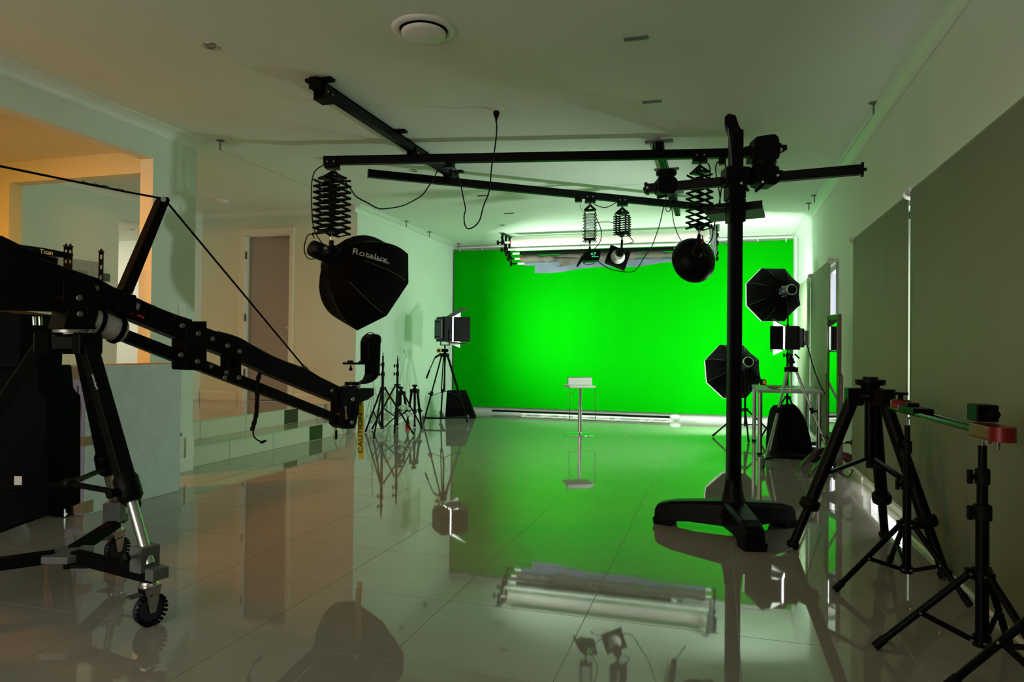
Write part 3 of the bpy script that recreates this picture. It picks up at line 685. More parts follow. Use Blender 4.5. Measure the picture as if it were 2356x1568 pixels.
# ================================================================ BACKDROP ROLLS under the ceiling
GQ = 'backdrop rolls on the ceiling brackets'
RX0, RX1 = -3.24, -.05
rolls = [(10.55, 2.80, .075, 'paper', 'thick white paper backdrop roll, topmost in the ceiling stack', RX0, RX1),
         (10.68, 2.705, .026, 'trim', 'thin white backdrop roll below the thick paper roll', RX0+.02, RX1),
         (10.80, 2.655, .030, 'matte', 'black backdrop roll in the middle of the ceiling stack', RX0+.06, RX1-.5),
         (10.92, 2.585, .052, 'muslin', 'crumpled grey brown cloth roll near the bottom of the stack', RX0+.06, RX1),
         (11.04, 2.52, .04, 'bluegrey', 'blue grey cloth roll, lowest in the ceiling stack', RX0+.08, RX1)]
for y, z, R_, m, l, x0, x1 in rolls:
    r = thing('backdrop_roll', l, 'backdrop roll', ((x0+x1)/2, y, z), GQ)
    n = 40; k = 14; vs = []
    rough = .35 if m == 'muslin' else (.12 if m == 'bluegrey' else .015)
    for i in range(n+1):
        x = x0+.12+(x1-x0-.2)*i/n; rr = R_*(1+random.uniform(-rough, rough)); dz = -.5*R_*rough*math.sin(i*.4)
        for j in range(k): t = 2*math.pi*j/k; q = rr*(1+random.uniform(-rough, rough)*.5); vs.append((x, y+q*math.cos(t), z+dz+q*math.sin(t)))
    g = MB().add(vs, [(i*k+j, i*k+(j+1) % k, (i+1)*k+(j+1) % k, (i+1)*k+j) for i in range(n) for j in range(k)], True)
    g.add(vs[:k], [tuple(reversed(range(k)))]); g.add(vs[-k:], [tuple(range(k))]); g.build('rolled_sheet', m, r)
    MB().tube((x0, y, z), (x1, y, z), .018, n=10).build('core_tube', 'white' if m != 'muslin' else 'white', r)
    if m in ('paper', 'muslin'): MB().tube((x0+.09, y, z), (x0+.11, y, z), .034, n=12).build('red_collar', 'redm', r)
    MB().tube((x0-.11, y, z), (x0, y, z), .008, n=8).lathe((x0-.13, y, z), (1, 0, 0), [(0, .02), (.006, .038), (.02, .038), (.028, .012), (.06, .012), (.07, .025), (.08, .01)], 12).build('expander_knob', 'matte', r)
    MB().tube((x1, y, z), (x1+.07, y, z), .008, n=8).lathe((x1+.07, y, z), (-1, 0, 0), [(0, .02), (.006, .03), (.02, .03), (.028, .012)], 12).build('end_knob', 'matte', r)
    if m == 'bluegrey':
        vs = []; n = 60
        for i in range(n+1):
            t = i/n; x = x0+.3+(x1-x0-.55)*t; L = .03+.135*(1-t)**1.0*(1 if t > .0 else 1)
            vs += [(x, y-R_*.95, z), (x, y-R_*.95+.012*math.sin(i*.5), z-L*.6), (x, y-R_*.9, z-L-.02*math.sin(i*.21))]
        MB().add(vs, [(3*i+c, 3*i+c+1, 3*i+c+4, 3*i+c+3) for i in range(n) for c in (0, 1)], True).build('loose_flap', 'bluegrey', r)
    if m == 'muslin':
        g = MB(); pts = [(x0+.65, y-.05, z-.02), (x0+.80, y-.06, z-.10), (x0+.74, y-.07, z-.16), (x0+.95, y-.06, z-.13), (x0+1.25, y-.055, z-.03)]
        g.prism(pts, (0, .03, 0)).build('loose_fold', 'muslin', r)
for s, xx, l in ((0, RX0-.045, 'black stepped bracket holding the left ends of the ceiling rolls'), (1, RX1+.04, 'black stepped bracket holding the right ends of the ceiling rolls')):
    r = thing('roll_bracket', l, 'bracket', (xx, 10.8, H), 'stepped brackets of the backdrop rolls')
    MB().bar((xx+(.0), 10.5, 2.88), (xx, 11.1, 2.60), .02, .03).build('sloping_arm', 'matte', r)
    for y in (10.56, 10.75, 10.95): MB().mm((xx-.012, y-.02, 2.84-(y-10.5)*.46), (xx+.012, y+.02, H)).build('hanger', 'matte', r)
    for y, z, *_ in rolls: MB().mm((xx-.01, y-.02, z-.04), (xx+.01, y+.02, z+.05)).build('cradle', 'matte', r)
    MB().mm((xx-.04, 10.48, H-.008), (xx+.04, 11.1, H)).build('ceiling_plate', 'grey', r)
r = thing('chain_bundle', 'dark bundle of hanging pull chains at the right end of the ceiling rolls', 'chain', atD(1637, 518, depth((RX1, 10.3, 2.7))))
D5 = depth((RX1+.1, 10.35, 2.7)); 
MB().prism([atD(1631, 516, D5), atD(1640, 518, D5), atD(1644, 545, D5), atD(1641, 575, D5), atD(1636, 560, D5)], fw*.05).build('gear_housing', 'grey', r)
for i, (x0_, y0_, x1_, y1_) in enumerate(((1638, 525, 1640, 600), (1641, 527, 1644, 606), (1645, 530, 1647, 582), (1636, 530, 1637, 570))):
    g = MB(); a, b = atD(x0_, y0_, D5), atD(x1_, y1_, D5); n = 26
    for k in range(n): g.sphere(a.lerp(b, k/(n-1))+V((random.uniform(-.004, .004), 0, 0)), .012, 6)
    g.build('chain', 'grey', r)
MB().path([atD(x, y, D5) for x, y in ((1646, 540), (1656, 546), (1650, 556), (1664, 558), (1676, 568))], .002, 4).build('cord', 'rubber', r)

# ================================================================ STUDIO COLUMN STAND (centre right)
C = V((.105, 4.5, 0)); DC = depth(C+V((0, 0, 1)))
root = thing('column_stand', 'tall black studio column stand on a three-legged base', 'camera stand', C)
def pc(x, y): return atY(x, y, 4.5)
ztop = pc(1688, 300).z
MB().box(C+V((0, 0, (ztop+.1)/2)), (.078, .078, ztop-.1), (rt, fwd, up)).build('column', 'black', root, bev=.012)
g = MB(); [g.box(C+rt*s*.026-fwd*.040+V((0, 0, (ztop+.3)/2)), (.006, .006, ztop-.35), (rt, fwd, up)) for s in (-1, 1)]; g.build('guide_grooves', 'matte', root)
pt_ = [pc(1667, 275), pc(1675, 266), pc(1692, 270), pc(1700, 295), pc(1704, 300), pc(1704, 312), pc(1676, 312), pc(1667, 290)]
MB().prism(pt_, (0, .10, 0)).build('top_pulley_cover', 'black', root, bev=.006)
MB().tube(pc(1675, 300)+V((0, -.06, 0)), pc(1684, 385)+V((0, -.05, 0)), .003, n=5).build('counterweight_wire', 'steel', root)
MB().lathe(C+V((0, 0, .10)), (0, 0, 1), [(0, .10), (.04, .095), (.10, .07), (.16, .056), (.22, .05)], 20).build('base_socket', 'black', root)
tips = [atZ(1512, 1200), atZ(1737, 1268), atZ(1816, 1207)]
for t in tips:
    t = V((t.x, t.y, 0)); d = (t-C).normalized(); L = (t-C).length; s = d.cross(up)
    g = MB(); prof = [(0, .20, .15), (.55, .17, .135), (.80, .155, .125), (.98, .13, .115), (1.02, .10, .11)]
    secs = []
    for f_, zt_, hw in prof:
        q = C+d*L*f_*.985; zb_ = .045 if f_ < .7 else .03; secs.append([q-s*hw*.55+V((0, 0, zb_)), q+s*hw*.55+V((0, 0, zb_)), q+s*hw*.5+V((0, 0, zt_*.9)), q+s*hw*.35+V((0, 0, zt_)), q-s*hw*.35+V((0, 0, zt_)), q-s*hw*.5+V((0, 0, zt_*.9))])
    vs = [v for se in secs for v in se]; n = 6
    g.add(vs, [tuple(reversed(range(n))), tuple(range(len(vs)-n, len(vs)))]+[(i*n+k, i*n+(k+1) % n, (i+1)*n+(k+1) % n, (i+1)*n+k) for i in range(len(secs)-1) for k in range(n)])
    o = g.build('base_leg', 'black', root, bev=.008)
    q = C+d*L*.9; MB().hexa([q-s*.07-d*.06, q+s*.07-d*.06, q+s*.062+d*.055, q-s*.062+d*.055, q-s*.075-d*.07+V((0, 0, .045)), q+s*.075-d*.07+V((0, 0, .045)), q+s*.068+d*.06+V((0, 0, .045)), q-s*.068+d*.06+V((0, 0, .045))]).build('foot_block', 'rubber', o, bev=.006)
# cross arm
zA = pc(1690, 412).z
a, b = atZ(1488, 434, zA), atZ(1984, 390, zA); ad = (b-a).normalized()
mid = pc(1690, 415); off = V((0, 0, 0))
arm = MB().bar(a, b, .058, .056).build('cross_arm', 'black', root, bev=.006)
for e in (a, b): MB().bar(e-ad*.008, e+ad*.008, .07, .07).tube(e, e+(e-mid).normalized()*.022, .010).build('arm_end_cap', 'black', root)
cb = (a+b)/2; ta = (C-a).dot(V((ad.x, ad.y, 0))); ca = a+ad*ta
MB().box(V((C.x, C.y, zA+.01)), (.15, .13, .11), (rt, fwd, up)).box(V((C.x, C.y, zA-.08))-rt*.005, (.105, .12, .10), (rt, fwd, up)).build('carriage', 'black', root, bev=.008)
MB().box(V((C.x, C.y, zA-.20)), (.10, .10, .14), (rt, fwd, up)).build('lower_carriage', 'black', root, bev=.006)
for q1, q2 in (((1711, 421), (1722, 440)), ((1757, 424), (1738, 440)), ((1535, 449), (1512, 454))):
    MB().path([atD(*q1, DC-.12), atD(*q2, DC-.12)], .009, 8, False).build('clamp_lever', 'black', root)
for q in ((1706, 421), (1755, 418), (1489, 431), (1790, 403)): MB().tube(atD(*q, DC-.13), atD(*q, DC-.15), .008, n=8).build('bolt', 'alu', root)
# tray
zT = pc(1690, 478).z
tq = [atZ(1624, 489, zT), atZ(1754, 474, zT), atZ(1760, 497, zT), atZ(1637, 507, zT)]
MB().prism([p_+V((0, 0, .0)) for p_ in tq], (0, 0, .022)).build('tray', mat('tray_paint', (.02, .03, .02), .5), root)
MB().prism([tq[0]+V((0, 0, .012)), tq[1]+V((0, 0, .012)), tq[1]+V((0, 0, .012))+fwd*.01, tq[0]+V((0, 0, .012))+fwd*.01], (0, 0, .05)).build('tray_lip', 'black', root)
MB().mm(pc(1646, 474)+V((0, -.02, -.012)), pc(1676, 470)+V((0, .02, .005))).build('side_bracket', 'black', root)
# geared head on the arm (x 1765) and round clamp (x 1535)
def onarm(px): n = ray(px, 410).cross(UP); return a+ad*((EYE-a).dot(n)/ad.dot(n))
h = onarm(1763); Dh = depth(h)
def ph(x, y, dz=0): return atD(x, y, Dh+dz)
r = thing('geared_camera_head', 'bulky black camera head with side knobs standing on the cross arm', 'camera head', h+V((0, 0, .03)))
MB().prism([ph(1734, 392), ph(1737, 389), ph(1780, 388), ph(1783, 392), ph(1783, 424), ph(1775, 430), ph(1748, 430), ph(1733, 424)], fw*.15).build('clamp_block', 'black', r, bev=.008)
MB().prism([ph(1757, 398), ph(1795, 395), ph(1795, 417), ph(1780, 419), ph(1757, 421)], fw*.10).build('sliding_shoe', 'black', r, bev=.003)
MB().lathe(ph(1757, 396), (0, 0, 1), [(0, .08), (.02, .082), (.035, .07), (.045, .07), (.05, .075), (.07, .075), (.075, .065), (.13, .062)], 20).build('pan_base', 'black', r)
MB().prism([ph(1723, 374), ph(1726, 345), ph(1732, 340), ph(1780, 335), ph(1788, 345), ph(1785, 370), ph(1755, 372)], fw*.13).build('head_frame', 'black', r, bev=.01)
MB().prism([ph(1729, 328), ph(1734, 319), ph(1775, 313), ph(1785, 320), ph(1788, 345), ph(1783, 360), ph(1731, 358)], fw*.12).build('head_body', 'black', r, bev=.012)
MB().prism([ph(1786, 332), ph(1793, 330), ph(1796, 335), ph(1808, 335), ph(1808, 347), ph(1801, 349), ph(1797, 353), ph(1786, 355)], fw*.05).build('side_knob', 'black', r, bev=.004)
MB().tube(ph(1796, 344, -.03), ph(1796, 344, -.036), .012, n=12).build('knob_cap', 'alu', r)
MB().bar(ph(1713, 349), ph(1728, 346), .05, .05).build('left_knob', 'black', r)
h2 = onarm(1532); Dh = depth(h2)
r = thing('round_camera_clamp', 'round black clamp with a flat disc top at the left end of the arm', 'clamp', h2+V((0, 0, .03)))
MB().prism([ph(1509, 415), ph(1513, 411), ph(1548, 410), ph(1555, 418), ph(1554, 440), ph(1545, 449), ph(1520, 449), ph(1509, 443)], fw*.12).build('clamp_block', 'black', r, bev=.008)
MB().lathe(ph(1533, 413), (0, 0, 1), [(0, .055), (.012, .055), (.02, .045), (.028, .062), (.034, .066), (.052, .066), (.058, .06)], 24).build('disc_top', 'black', r)

# ================================================================ JIB CRANE
JC, JH = V((-2.63, 2.38, 0)), V((-2.2, 4.04, 0)); jd = (JH-JC).normalized(); jn = jd.cross(up).normalized()
def J(x, y, off=0.0): return atP(x, y, JC+jn*off, jn)
root = thing('camera_jib', 'large black camera jib on a wheeled tripod crossing the left side', 'camera crane', JC)
def jp(name, pts, t=.07, m='black', off=0.0, parent=None, bev=0): return MB().prism([J(x, y, off) for x, y in pts], jn*t).build(name, m, parent or root, bev=bev)
jp('upper_beam', [(-150, 500), (-60, 520), (0, 548), (60, 590), (215, 640), (290, 683), (459, 751), (545, 784), (590, 806), (705, 855), (790, 897), (790, 925), (770, 926), (619, 864), (565, 839), (459, 798), (400, 778), (262, 722), (180, 690), (0, 660), (-60, 645), (-150, 630)], .075, bev=.004)
jp('rear_beam', [(-60, 655), (60, 650), (125, 690), (170, 700), (170, 715), (125, 716), (-60, 712)], .08)
jp('lower_beam', [(200, 722), (285, 757), (411, 806), (459, 825), (769, 951), (768, 970), (455, 852), (411, 836), (265, 778), (200, 750)], .05, bev=.003)
jp('beam_clamp_plate', [(411, 742), (415, 739), (459, 739), (459, 851), (413, 850), (411, 845)], .12, bev=.004)
for x0_, x1_, y0_, y1_ in ((514, 525, 812, 852), (537, 548, 822, 862)): jp('spacer_post', [(x0_, y0_), (x1_, y0_+3), (x1_, y1_), (x0_, y1_)], .05)
jp('pivot_plate', [(128, 640), (195, 640), (215, 700), (198, 745), (205, 757), (127, 757), (138, 712), (128, 700)], .13, bev=.004)
jp('mast_bracket', [(272, 672), (300, 680), (300, 720), (262, 722), (250, 705), (255, 690)], .10, bev=.004)
jp('mast', [(274, 668), (363, 462), (369, 454), (380, 455), (383, 462), (297, 676)], .055, 'matte')
MB().tube(J(376, 458, -.03), J(376, 458, .04), .012, n=12).build('mast_pulley', 'alu', root)
jp('sticker', [(285, 684), (323, 700), (319, 713), (281, 697)], .002, 'sticker', .0395)
jp('red_mark', [(294, 716), (306, 719), (304, 724), (292, 720)], .002, 'redm', .0395); jp('red_mark', [(317, 722), (333, 729), (331, 733), (315, 726)], .002, 'redm', .0395)
g = MB()
for x, y, o_ in ((187, 648, .04), (222, 663, .04), (183, 685, .07), (185, 722, .07), (420, 749, .065), (417, 816, .065), (457, 767, .065), (455, 831, .065), (489, 779, .045), (524, 795, .045), (552, 808, .045), (486, 842, .03), (522, 856, .03), (550, 868, .03), (764, 898, .045), (518, 868, .03)):
    g = MB(); c = J(x, y, o_); g.lathe(c-jn*.004, jn, [(0, .013), (.005, .013), (.007, .008)], 14); g.build('bolt_head', 'steel', root)
# stay cable
MB().bar(J(-120, 345), J(-120, 520), .03, .03, jn).build('rear_mast', 'matte', root)
MB().path([J(-120, 352), J(0, 382), J(190, 421), J(290, 441), J(372, 456)], .005, 6, False).path([J(381, 461), J(695, 838)], .005, 6, False).build('stay_cable', 'black', root)
MB().path([J(695, 838), J(703, 847), J(712, 858)], .008, 6, False).lathe(J(700, 843), J(712, 858)-J(700, 843), [(0, .004), (.01, .012), (.04, .012), (.05, .004)], 8).build('turnbuckle', 'steel', root)
g = MB()
for k in range(3): g.path([J(188+i*12, 418+i*2.6+random.uniform(-3, 3), random.uniform(-.01, .01)) for i in range(9)], .002, 4)
g.build('wire_twist', 'steel', root)
# padding on the lower beam
MB().tube(J(206, 738), J(281, 762), .062, .052, n=12).build('foam_padding', 'pad', root)
for x, y in ((222, 742), (268, 757)): MB().tube(J(x-4, y-1), J(x+5, y+2), .067, .065, n=12).build('pad_strap', 'matte', root)
# cables bound along the beam
MB().path([J(x, y, .01) for x, y in ((0, 545), (60, 575), (100, 600), (160, 622), (230, 650), (300, 682), (350, 705), (400, 725), (440, 738))], .008).path([J(x, y, .01) for x, y in ((500, 765), (545, 778), (585, 800), (640, 828), (700, 850), (735, 870), (775, 893))], .010).build('bound_cable', 'rubber', root)
for x, y in ((300, 686), (350, 706), (400, 727), (500, 766), (560, 792), (640, 828), (700, 852)): MB().bar(J(x+2, y, -.042), J(x+2, y, .042), .012, .018).build('cable_tie', 'rubber', root)
MB().path([J(190, 700, .06), J(201, 710, .07), J(203, 725, .07), (J(215, 714, .07)), J(222, 712, .07), J(218, 706, .07), J(205, 712, .07)], .004).build('thin_lead', 'rubber', root)
# coiled cable
g = MB(); ax_ = [J(x, y, .03) for x, y in ((598, 858), (593, 875), (592, 900), (591, 930), (589, 955), (584, 975), (580, 988))]
cp = crom(ax_, 10); hel = []
for i in range(len(cp)*4):
    t = i/4; k0 = min(int(t), len(cp)-2); c = cp[k0].lerp(cp[k0+1], t-k0); th = i*2*math.pi/4*1.0
    hel.append(c+(RT*math.cos(th*.97)+fw*math.sin(th*.97))*.009)
g.path(hel, .005, 5, False).path(ax_, .008, 6).path([J(x, y, .03) for x, y in ((583, 985), (583, 1000), (590, 1010), (600, 1015), (606, 1018))], .004)
g.build('coiled_cable', 'rubber', root); MB().bar(J(600, 1018, .03), J(611, 1013, .03), .014, .010).build('right_angle_plug', 'rubber', root)
# head end
hd = MB().prism([J(x, y) for x, y in ((768, 905), (780, 892), (806, 886), (815, 893), (849, 892), (849, 908), (836, 918), (815, 925), (815, 945), (805, 984), (778, 984), (768, 975), (768, 958), (772, 950), (772, 925))], jn*.09).build('head_block', 'black', root, bev=.004)
MB().lathe(J(812, 893), (0, 0, 1), [(0, .045), (.012, .045), (.014, .05), (.025, .05), (.027, .044), (.04, .044)], 20).build('pan_bearing', 'alu', hd)
MB().lathe(J(811, 885), (0, 0, 1), [(0, .05), (.018, .05)], 20).build('bearing_top', 'black', hd)
g = MB().tube(J(796, 960), J(796, 985), .03, n=12).tube(J(784, 945), J(784, 978), .035, n=12); g.build('motor_housing', 'black', hd)
jp('yellow_marker', [(794, 948), (797, 948), (799, 963), (796, 965)], .002, 'orange', .047, hd); jp('white_marker', [(793, 934), (797, 934), (797, 947), (795, 947)], .002, 'pad', .047, hd)
MB().path([J(x, y, .04) for x, y in ((773, 984), (774, 992))], .003).tube(J(774, 990, .04), J(773, 1010, .04), .008, n=8).build('small_plug', 'rubber', hd)
MB().path([J(x, y, .05) for x, y in ((822, 925), (817, 945), (814, 965), (808, 972))], .004).build('hanging_lead', 'rubber', hd)
MB().lathe(J(811, 918, .045), jn, [(0, .014), (.006, .014), (.008, .009)], 14).lathe(J(809, 971, .045), jn, [(0, .014), (.006, .014), (.008, .009)], 14).build('bolt_head', 'alu', hd)
# L bracket of the remote head
r_ = [(826, 881), (838, 880), (850, 870), (853, 855), (853, 838), (852, 836), (846, 835), (842, 786), (844, 776), (850, 768), (860, 768), (866, 776), (868, 790), (866, 858), (860, 872), (848, 883), (836, 889), (826, 889)]
r_ = [(797, 833), (832, 833), (838, 828), (838, 786), (842, 775), (850, 768), (858, 768), (865, 775), (867, 788), (865, 855), (860, 868), (848, 878), (835, 882), (824, 883), (824, 879), (834, 878), (843, 872), (848, 860), (848, 839), (844, 838), (797, 838)]
br = jp('cradle_arm', r_, .07, 'gloss', 0, root, bev=.003)
MB().lathe(J(806, 833), (0, 0, 1), [(0, .02), (.010, .02), (.012, .016)], 14).tube(J(807, 840), J(807, 846), .006, n=8).lathe(J(807, 845), (0, 0, -1), [(0, .008), (.01, .012), (.02, .010)], 10).build('camera_screw', 'black', br)
MB().lathe(J(853, 782, -.03), jn, [(0, .038), (.06, .038)], 16).path([J(x, y, .03) for x, y in ((838, 788), (838, 776), (845, 767), (855, 765), (865, 772), (869, 785))], .003).build('tilt_motor', 'black', br)
# caution tape
tp = root
tape = thing('caution_tape', 'yellow hanging strip with black lettering at the jib head', 'tape', J(830, 1055))
tw = .039; top_, bot_ = J(829, 918, .02), J(831, 1056, .02); n = 16; vs = []
sd = (rt*.95-fwd*.1).normalized()
for i in range(n+1):
    t = i/n; c = top_.lerp(bot_, t)+jn*.004*math.sin(t*7); ww = tw*(1 if t < .93 else .8)/2; vs += [c-sd*ww, c+sd*ww]
MB().add(vs, [(2*i, 2*i+1, 2*i+3, 2*i+2) for i in range(n)], True).build('strip', 'ytape', tape)
tn = sd.cross(up).normalized(); tn = tn if tn.dot(fwd) < 0 else -tn
text('lettering', 'CAUTION', 'ink', tape, top_.lerp(bot_, .56)+tn*.007, up, -sd, .040, .0006, width=.25)
MB().prism([atD(825, 905, depth(top_)-.02), atD(830, 905, depth(top_)-.02), atD(831, 932, depth(top_)-.02), atD(826, 930, depth(top_)-.02)], fw*.003).build('red_tag', 'redm', tape)
# tripod of the jib
jt = thing('jib_tripod', 'heavy black tripod on a wheeled dolly under the jib', 'tripod', JC)
q_ = atD(166, 765, depth(JC+V((0, 0, .9)))); ctr = V((q_.x, q_.y, 0))
zb = J(165, 765).z
MB().lathe(V((ctr.x, ctr.y, q_.z)), (0, 0, 1), [(0, .073), (.028, .073)], 24).build('bowl_plate', 'zinc', jt)
MB().lathe(V((ctr.x, ctr.y, q_.z+.02)), (0, 0, 1), [(0, .065), (.02, .055), (.05, .05)], 24).build('pan_base', 'black', jt)
zh = atD(166, 790, depth(JC+V((0, 0, .9)))).z
wh = [V((-2.16, 2.26, 0)), V((-2.96, 2.88, 0)), V((-3.05, 1.92, 0))]
wh[0] = atZ(342, 1436); wh[1] = atZ(266, 1290)
g = MB().lathe(V((ctr.x, ctr.y, zh-.045)), (0, 0, 1), [(0, .05), (.02, .095), (.075, .10), (.085, .06)], 6, False); g.build('crown', 'black', jt, bev=.004)
for k, wv in enumerate(wh):
    wv = V((wv.x, wv.y, 0)); d = (wv-ctr); d.z = 0; L = d.length; d.normalize(); s = d.cross(up)
    top_ = ctr+d*.11+V((0, 0, zh)); bot_ = ctr+d*(L-.0)+V((0, 0, .24)); ld = (bot_-top_).normalized(); LL = (bot_-top_).length
    m1 = top_+ld*LL*.64
    MB().box(top_-ld*.0, (.10, .06, .09), (s, d, up)).build('leg_hinge', 'black', jt, bev=.006)
    g = MB(); g.bar(top_, m1, .062, .05, d)
    lg = g.build('leg', 'black', jt, bev=.004)
    g = MB().lathe(m1-ld*.03, ld, [(0, .038), (.02, .048), (.10, .048), (.12, .034)], 12); g.tube(m1+s*.03+ld*.04, m1+s*.085+ld*.04, .012, .022, n=6); g.build('leg_lock', 'black', lg)
    MB().tube(m1+ld*.08, bot_, .021, n=12).build('lower_tube', 'alu', lg)
    if k == 0: text('lettering', 'Manfrotto', 'print_w', lg, atD(218, 878, depth(top_.lerp(m1, .25))-.05), -(top_-m1).normalized()*-1, RT, .017, .0005)
    # dolly: arm, clamp and caster
    pv = ctr+d*L; zd = .20
    MB().bar(ctr+d*.05+V((0, 0, zd)), pv+V((0, 0, zd-.005)), .045, .05).build('dolly_arm', 'matte', jt, bev=.003)
    MB().box(pv-d*.03+V((0, 0, zd+.06)), (.085, .07, .10), (s, d, up)).tube(pv+V((0, 0, zd+.08))+s*.02, pv+V((0, 0, zd+.09))+s*.10-d*.0, .008, n=6).build('foot_clamp', 'grey', jt, bev=.005)
    MB().lathe(pv+V((0, 0, zd+.09))+s*.09, s, [(0, .012), (.005, .026), (.012, .012), (.02, .026), (.026, .01)], 5, False).build('clamp_knob', 'black', jt)
    MB().box(pv+d*.045+V((0, 0, zd+.01)), (.07, .05, .045), (s, d, up)).build('end_block', 'grey', jt, bev=.003)
    cs = MB().lathe(pv+V((0, 0, .155)), (0, 0, 1), [(0, .034), (.012, .036), (.02, .03)], 16).build('caster', 'chrome', jt)
    wd = (rt*.40+fwd*.9+d*.1).normalized(); wn = wd.cross(up); wc = pv+V((0, 0, .062))
    g = MB()
    for q in (-1, 1): g.prism([wc+wn*q*.026+V((0, 0, .095))-wd*.035, wc+wn*q*.026+V((0, 0, .095))+wd*.035, wc+wn*q*.026+wd*.012-V((0, 0, .01)), wc+wn*q*.026-wd*.012-V((0, 0, .01))], wn*.004)
    g.box(wc+V((0, 0, .092)), (.07, .056, .005), (wd, wn, up)); g.build('fork', 'alu', cs)
    g = MB().lathe(wc-wn*.021, wn, [(0, .040), (.005, .056), (.012, .0615), (.030, .0615), (.037, .056), (.042, .040)], 28); g.build('wheel', 'blue', cs)
    g = MB()
    for q in range(22): t = 2*math.pi*q/22; e = wd*math.cos(t)+up*math.sin(t); g.box(wc+e*.060+wn*.020, (.010, .016, .009), (wn.cross(e), wn, e))
    g.build('brake_teeth', 'rubber', cs)
    MB().box(pv+V((0, 0, .13))-wd*.06, (.05, .035, .008), (wd, wn, up)).build('brake_pedal', 'steel', cs)
hub = ctr+V((0, 0, .2)); MB().prism([hub+V((math.cos(t)*.11, math.sin(t)*.11, 0)) for t in [i*math.pi/3+.3 for i in range(6)]], (0, 0, .03)).build('dolly_hub', 'grey', jt, bev=.004)
MB().tube(hub-V((0, 0, .02)), hub-V((0, 0, .06)), .018, n=8).bar(hub-V((0, 0, .05)), hub-V((0, 0, .05))+rt*.09, .02, .016).build('hub_lever', 'black', jt)
sp = V((ctr.x, ctr.y, atP(150, 1112, ctr, fwd).z)); MB().lathe(sp-V((0, 0, .02)), (0, 0, 1), [(0, .03), (.02, .04), (.04, .03)], 12).build('spreader_hub', 'black', jt)
for wv in wh:
    d = V((wv.x, wv.y, 0))-ctr; L = d.length; d.normalize(); t_ = ctr+d*.11+V((0, 0, zh)); b_ = ctr+d*L+V((0, 0, .24)); q = t_.lerp(b_, .70)
    MB().tube(sp, q, .013, .012, n=8).build('spreader_arm', 'black', jt)

# ================================================================ LEFT: PIANO, CASE, CARTON
root = thing('upright_piano', 'glossy black upright piano at the left edge behind the jib', 'piano', (-4.2, 2.6, 0))
y0, y1 = 2.05, 3.52; X0 = -4.42
MB().mm((X0, y0, 0), (-4.15, y1, .14)).build('plinth', 'gloss', root, bev=.006)
MB().mm((X0, y0+.03, .14), (-4.17, y1-.03, .62)).build('lower_panel', 'gloss', root, bev=.003)
MB().mm((X0, y0, .58), (-3.98, y1, .76)).build('key_bed', 'gloss', root, bev=.02)
MB().mm((X0, y0+.02, .76), (-4.14, y1-.02, 1.18)).build('upper_panel', 'gloss', root, bev=.006)
MB().mm((X0-.01, y0-.01, 1.18), (-4.10, y1+.01, 1.205)).build('top_lid', 'gloss', root, bev=.004)
for y in (y0+.02, y1-.05):
    pr = [(-4.14, .98), (-4.08, .96), (-4.06, .84), (-4.02, .78), (-3.97, .765), (-3.95, .72), (-3.96, .62), (-4.0, .585), (-4.14, .58)]
    MB().prism([(x, y+.02, z) for x, z in pr], (0, .05, 0)).build('cheek', 'gloss', root, bev=.006)
    pr = [(-3.98, .585), (-3.99, .45), (-4.03, .32), (-4.07, .20), (-4.08, .10), (-4.0, .08), (-4.0, 0), (-4.17, 0), (-4.17, .1), (-4.13, .3), (-4.07, .585)]
    MB().prism([(x, y+.03, z) for x, z in pr], (0, .06, 0)).build('leg', 'gloss', root, bev=.006)
MB().mm((-4.0, 2.2, .755), (-3.985, 3.4, .765)).build('fallboard_edge', 'gloss', root)
# stacked dark cases behind the jib, one with gold lettering
Dk = 3.9
def pk(x, y, dz=0): return atD(x, y, Dk+dz)
root = thing('equipment_case', 'long flat black box with gold lettering behind the jib arm', 'case', pk(70, 600))
MB().prism([pk(30, 562), pk(137, 577), pk(135, 589), pk(30, 578)], fw*.25).build('lid', 'matte', root, bev=.003)
MB().prism([pk(30, 579), pk(105, 588), pk(100, 640), pk(30, 640)], fw*.22).build('body', 'matte', root, bev=.003)
text('lettering', 'Titan', 'brass', root, pk(107, 580, -.13), pk(137, 577)-pk(30, 562), UP, .035, .0006)
t_w = root = thing('speaker_tower', 'tall black cabinet with chrome pins at the far left edge', 'cabinet', (-3.9, 2.95, 0))
q = atD(50, 850, 3.35); MB().prism([atD(-40, 705, 3.3), atD(101, 725, 3.3), atD(97, 842, 3.3), atD(-40, 842, 3.3)], fw*.3).build('body', 'matte', root, bev=.006)
MB().prism([atD(-40, 842, 3.32), atD(128, 840, 3.32), atD(133, 893, 3.32), atD(140, 906, 3.32), atD(150, 912, 3.32), atD(150, 1170, 3.32), atD(-40, 1240, 3.32)], fw*.25).build('lower_body', 'matte', root, bev=.01)
MB().box(atD(42, 1105, 3.195), (.035, .004, .04), (rt, fwd, up)).build('paper_scrap', 'white', root)
for x in (78, 92): MB().tube(atD(x, 728, 3.12), atD(x+1, 748, 3.12), .008, n=8).build('chrome_pin', 'chrome', root)
